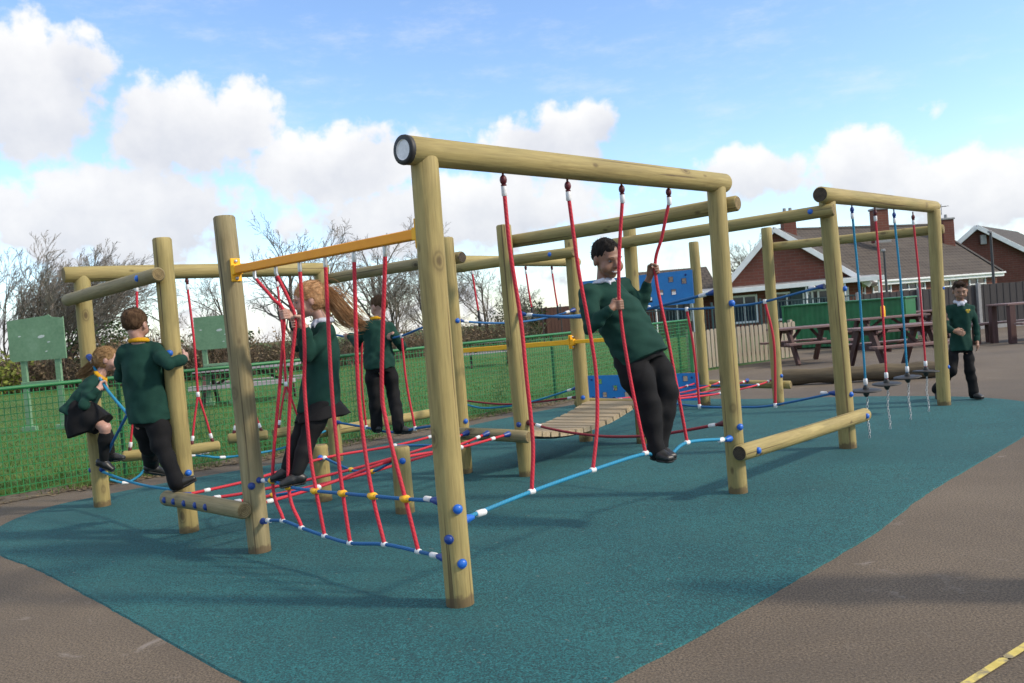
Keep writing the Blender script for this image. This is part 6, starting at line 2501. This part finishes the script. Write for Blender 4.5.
w = bpy.data.worlds.new('World')
SC.world = w
w.use_nodes = True
nt = w.node_tree
bg = nt.nodes['Background']


def N(kind, **kw):
    x = nt.nodes.new(kind)
    for k_, val in kw.items():
        setattr(x, k_, val)
    return x


def Mth(op, a, b=None, c=None, clamp=False):
    x = N('ShaderNodeMath', operation=op)
    x.use_clamp = clamp
    for i, q in enumerate((a, b, c)):
        if q is None:
            continue
        if hasattr(q, 'links'):
            nt.links.new(q, x.inputs[i])
        else:
            x.inputs[i].default_value = q
    return x.outputs[0]


sky = N('ShaderNodeTexSky', sky_type='NISHITA')
sky.sun_disc = False
sky.sun_elevation = SUN_EL
sky.sun_rotation = SUN_AZ
sky.air_density = 1.0
sky.dust_density = 0.4
sky.ozone_density = 2.6
tc = N('ShaderNodeTexCoord')
sep = N('ShaderNodeSeparateXYZ')
nt.links.new(tc.outputs['Generated'], sep.inputs[0])
az = Mth('MULTIPLY', Mth('ARCTAN2', sep.outputs[0], sep.outputs[1]), 57.2958)
el = Mth('MULTIPLY', Mth('ARCSINE', sep.outputs[2]), 57.2958)


def wnoise(scale, detail, rough, off=0, sy=1.0):
    cb = N('ShaderNodeCombineXYZ')
    nt.links.new(Mth('ADD', Mth('MULTIPLY', az, .1), off), cb.inputs[0])
    nt.links.new(Mth('MULTIPLY', el, .1 * sy), cb.inputs[1])
    x = N('ShaderNodeTexNoise')
    x.inputs['Scale'].default_value = scale
    x.inputs['Detail'].default_value = detail
    x.inputs['Roughness'].default_value = rough
    nt.links.new(cb.outputs[0], x.inputs['Vector'])
    return x.outputs['Fac']


n1 = wnoise(3.0, 7, .54)
n2 = wnoise(1.1, 6, .6, 3.3)
n3 = wnoise(7.0, 5, .55, 8.1)
# cumulus banks: azimuth, elevation, half width, half height (degrees)
BANKS = [(-28.6, 14.8, 6.2, 5.2), (-25.6, 17.0, 2.8, 2.8), (-20.0, 13.0, 6.6, 4.4), (-16.4, 14.0, 3.4, 3.0), (-10.5, 10.8, 7.4, 3.7), (-24, 8.4, 11, 4.2), (3.6, 11.3, 6.0, 3.0), (7.0, 12.3, 2.2, 2.2), (23.6, 7.5, 4.8, 3.6), (16.0, 8.2, 4.8, 2.3), (29, 5.4, 8.0, 3.4), (-3, 7.4, 15, 3.6), (40, 8, 9, 5), (60, 10, 16, 7), (-45, 9, 12, 7), (-70, 10, 18, 8), (110, 12, 25, 8), (170, 14, 40, 9), (-130, 12, 30, 9)]
m = None
sh = None
for (a0_, e0_, wa, we) in BANKS:
    da = Mth('DIVIDE', Mth('SUBTRACT', az, a0_), wa)
    de = Mth('DIVIDE', Mth('SUBTRACT', el, e0_), we)
    r_ = Mth('SQRT', Mth('ADD', Mth('MULTIPLY', da, da), Mth('MULTIPLY', de, de)))
    q = Mth('SUBTRACT', 1.0, r_)
    wq = Mth('POWER', Mth('MAXIMUM', Mth('ADD', q, .7), .001), 5.0)
    if m is None:
        m, sh, sw = q, Mth('MULTIPLY', wq, de), wq
    else:
        sh = Mth('ADD', sh, Mth('MULTIPLY', wq, de))
        sw = Mth('ADD', sw, wq)
        m = Mth('MAXIMUM', m, q)
sh = Mth('DIVIDE', sh, Mth('ADD', sw, .0001))
haze = Mth('MULTIPLY', Mth('SUBTRACT', 5.0, el), .06)
dens = Mth('ADD', Mth('MAXIMUM', m, haze), Mth('ADD', Mth('MULTIPLY', Mth('SUBTRACT', n1, .52), 1.7), Mth('MULTIPLY', Mth('SUBTRACT', n3, .5), .55)))
mask = N('ShaderNodeMapRange', interpolation_type='SMOOTHSTEP')
nt.links.new(dens, mask.inputs[0])
mask.inputs[1].default_value = .07
mask.inputs[2].default_value = .40
mask.inputs[3].default_value = 0
mask.inputs[4].default_value = .96
# thin high wisps
ci = wnoise(1.6, 7, .68, 5.0, 3.2)
wisp = N('ShaderNodeMapRange', interpolation_type='SMOOTHSTEP')
nt.links.new(Mth('ADD', ci, Mth('MULTIPLY', Mth('SUBTRACT', n2, .5), .5)), wisp.inputs[0])
wisp.inputs[1].default_value = .45
wisp.inputs[2].default_value = .85
wisp.inputs[4].default_value = .30
fill_veil = N('ShaderNodeMapRange', interpolation_type='SMOOTHSTEP')  # unseen white cloud cover overhead, added to raise and soften the ambient light
nt.links.new(el, fill_veil.inputs[0])
fill_veil.inputs[1].default_value = 27
fill_veil.inputs[2].default_value = 46
fill_veil.inputs[4].default_value = .85
cov = Mth('MAXIMUM', Mth('MAXIMUM', mask.outputs[0], wisp.outputs[0]), fill_veil.outputs[0])
# body shading: bright puffs, lilac grey in the thick lower parts
lit = N('ShaderNodeMapRange')
nt.links.new(Mth('ADD', Mth('ADD', Mth('MULTIPLY', dens, -.22), Mth('MULTIPLY', Mth('SUBTRACT', n2, .5), 1.3)), Mth('ADD', Mth('MULTIPLY', sh, .50), Mth('MULTIPLY', Mth('SUBTRACT', n1, .5), 1.0))), lit.inputs[0])
lit.inputs[1].default_value = -.75
lit.inputs[2].default_value = .22
cc = N('ShaderNodeValToRGB')
els = cc.color_ramp.elements
els[0].position, els[0].color = 0.0, (2.2, 2.32, 2.66, 1)
els[1].position, els[1].color = 1.0, (3.75, 3.72, 3.70, 1)
nt.links.new(lit.outputs[0], cc.inputs['Fac'])
mx = N('ShaderNodeMix', data_type='RGBA')
nt.links.new(cov, mx.inputs[0])
tint = N('ShaderNodeMix', data_type='RGBA', blend_type='MULTIPLY')
tint.inputs[0].default_value = 1
nt.links.new(sky.outputs[0], tint.inputs[6])
tint.inputs[7].default_value = (.86, .89, .95, 1)
nt.links.new(tint.outputs[2], mx.inputs[6])
nt.links.new(cc.outputs[0], mx.inputs[7])
nt.links.new(mx.outputs[2], bg.inputs['Color'])
bg.inputs['Strength'].default_value = .13

cam = bpy.data.cameras.new('camera')
co = bpy.data.objects.new('camera', cam)
COL.objects.link(co)
cam.sensor_width = 36
cam.lens = 850.0 / 1024 * 36
cam.clip_end = 2000
cam.clip_start = .05
cam.dof.use_dof = True
cam.dof.focus_distance = 5.6
cam.dof.aperture_fstop = 6.3
co.matrix_world = Matrix(((0.996871, 0.079052, 0.000000, 0), (-0.001937, 0.024427, -0.999700, 0), (-0.079028, 0.996571, 0.024504, 1.4), (0, 0, 0, 1)))
SC.camera = co
SC.view_settings.view_transform = 'Standard'
SC.view_settings.look = 'None'
SC.view_settings.gamma = 1
SC.view_settings.exposure = 1.08
SC.cycles.use_denoising = True
SC.cycles.max_bounces = 6
SC.cycles.use_adaptive_sampling = True
SC.cycles.adaptive_threshold = 0.015
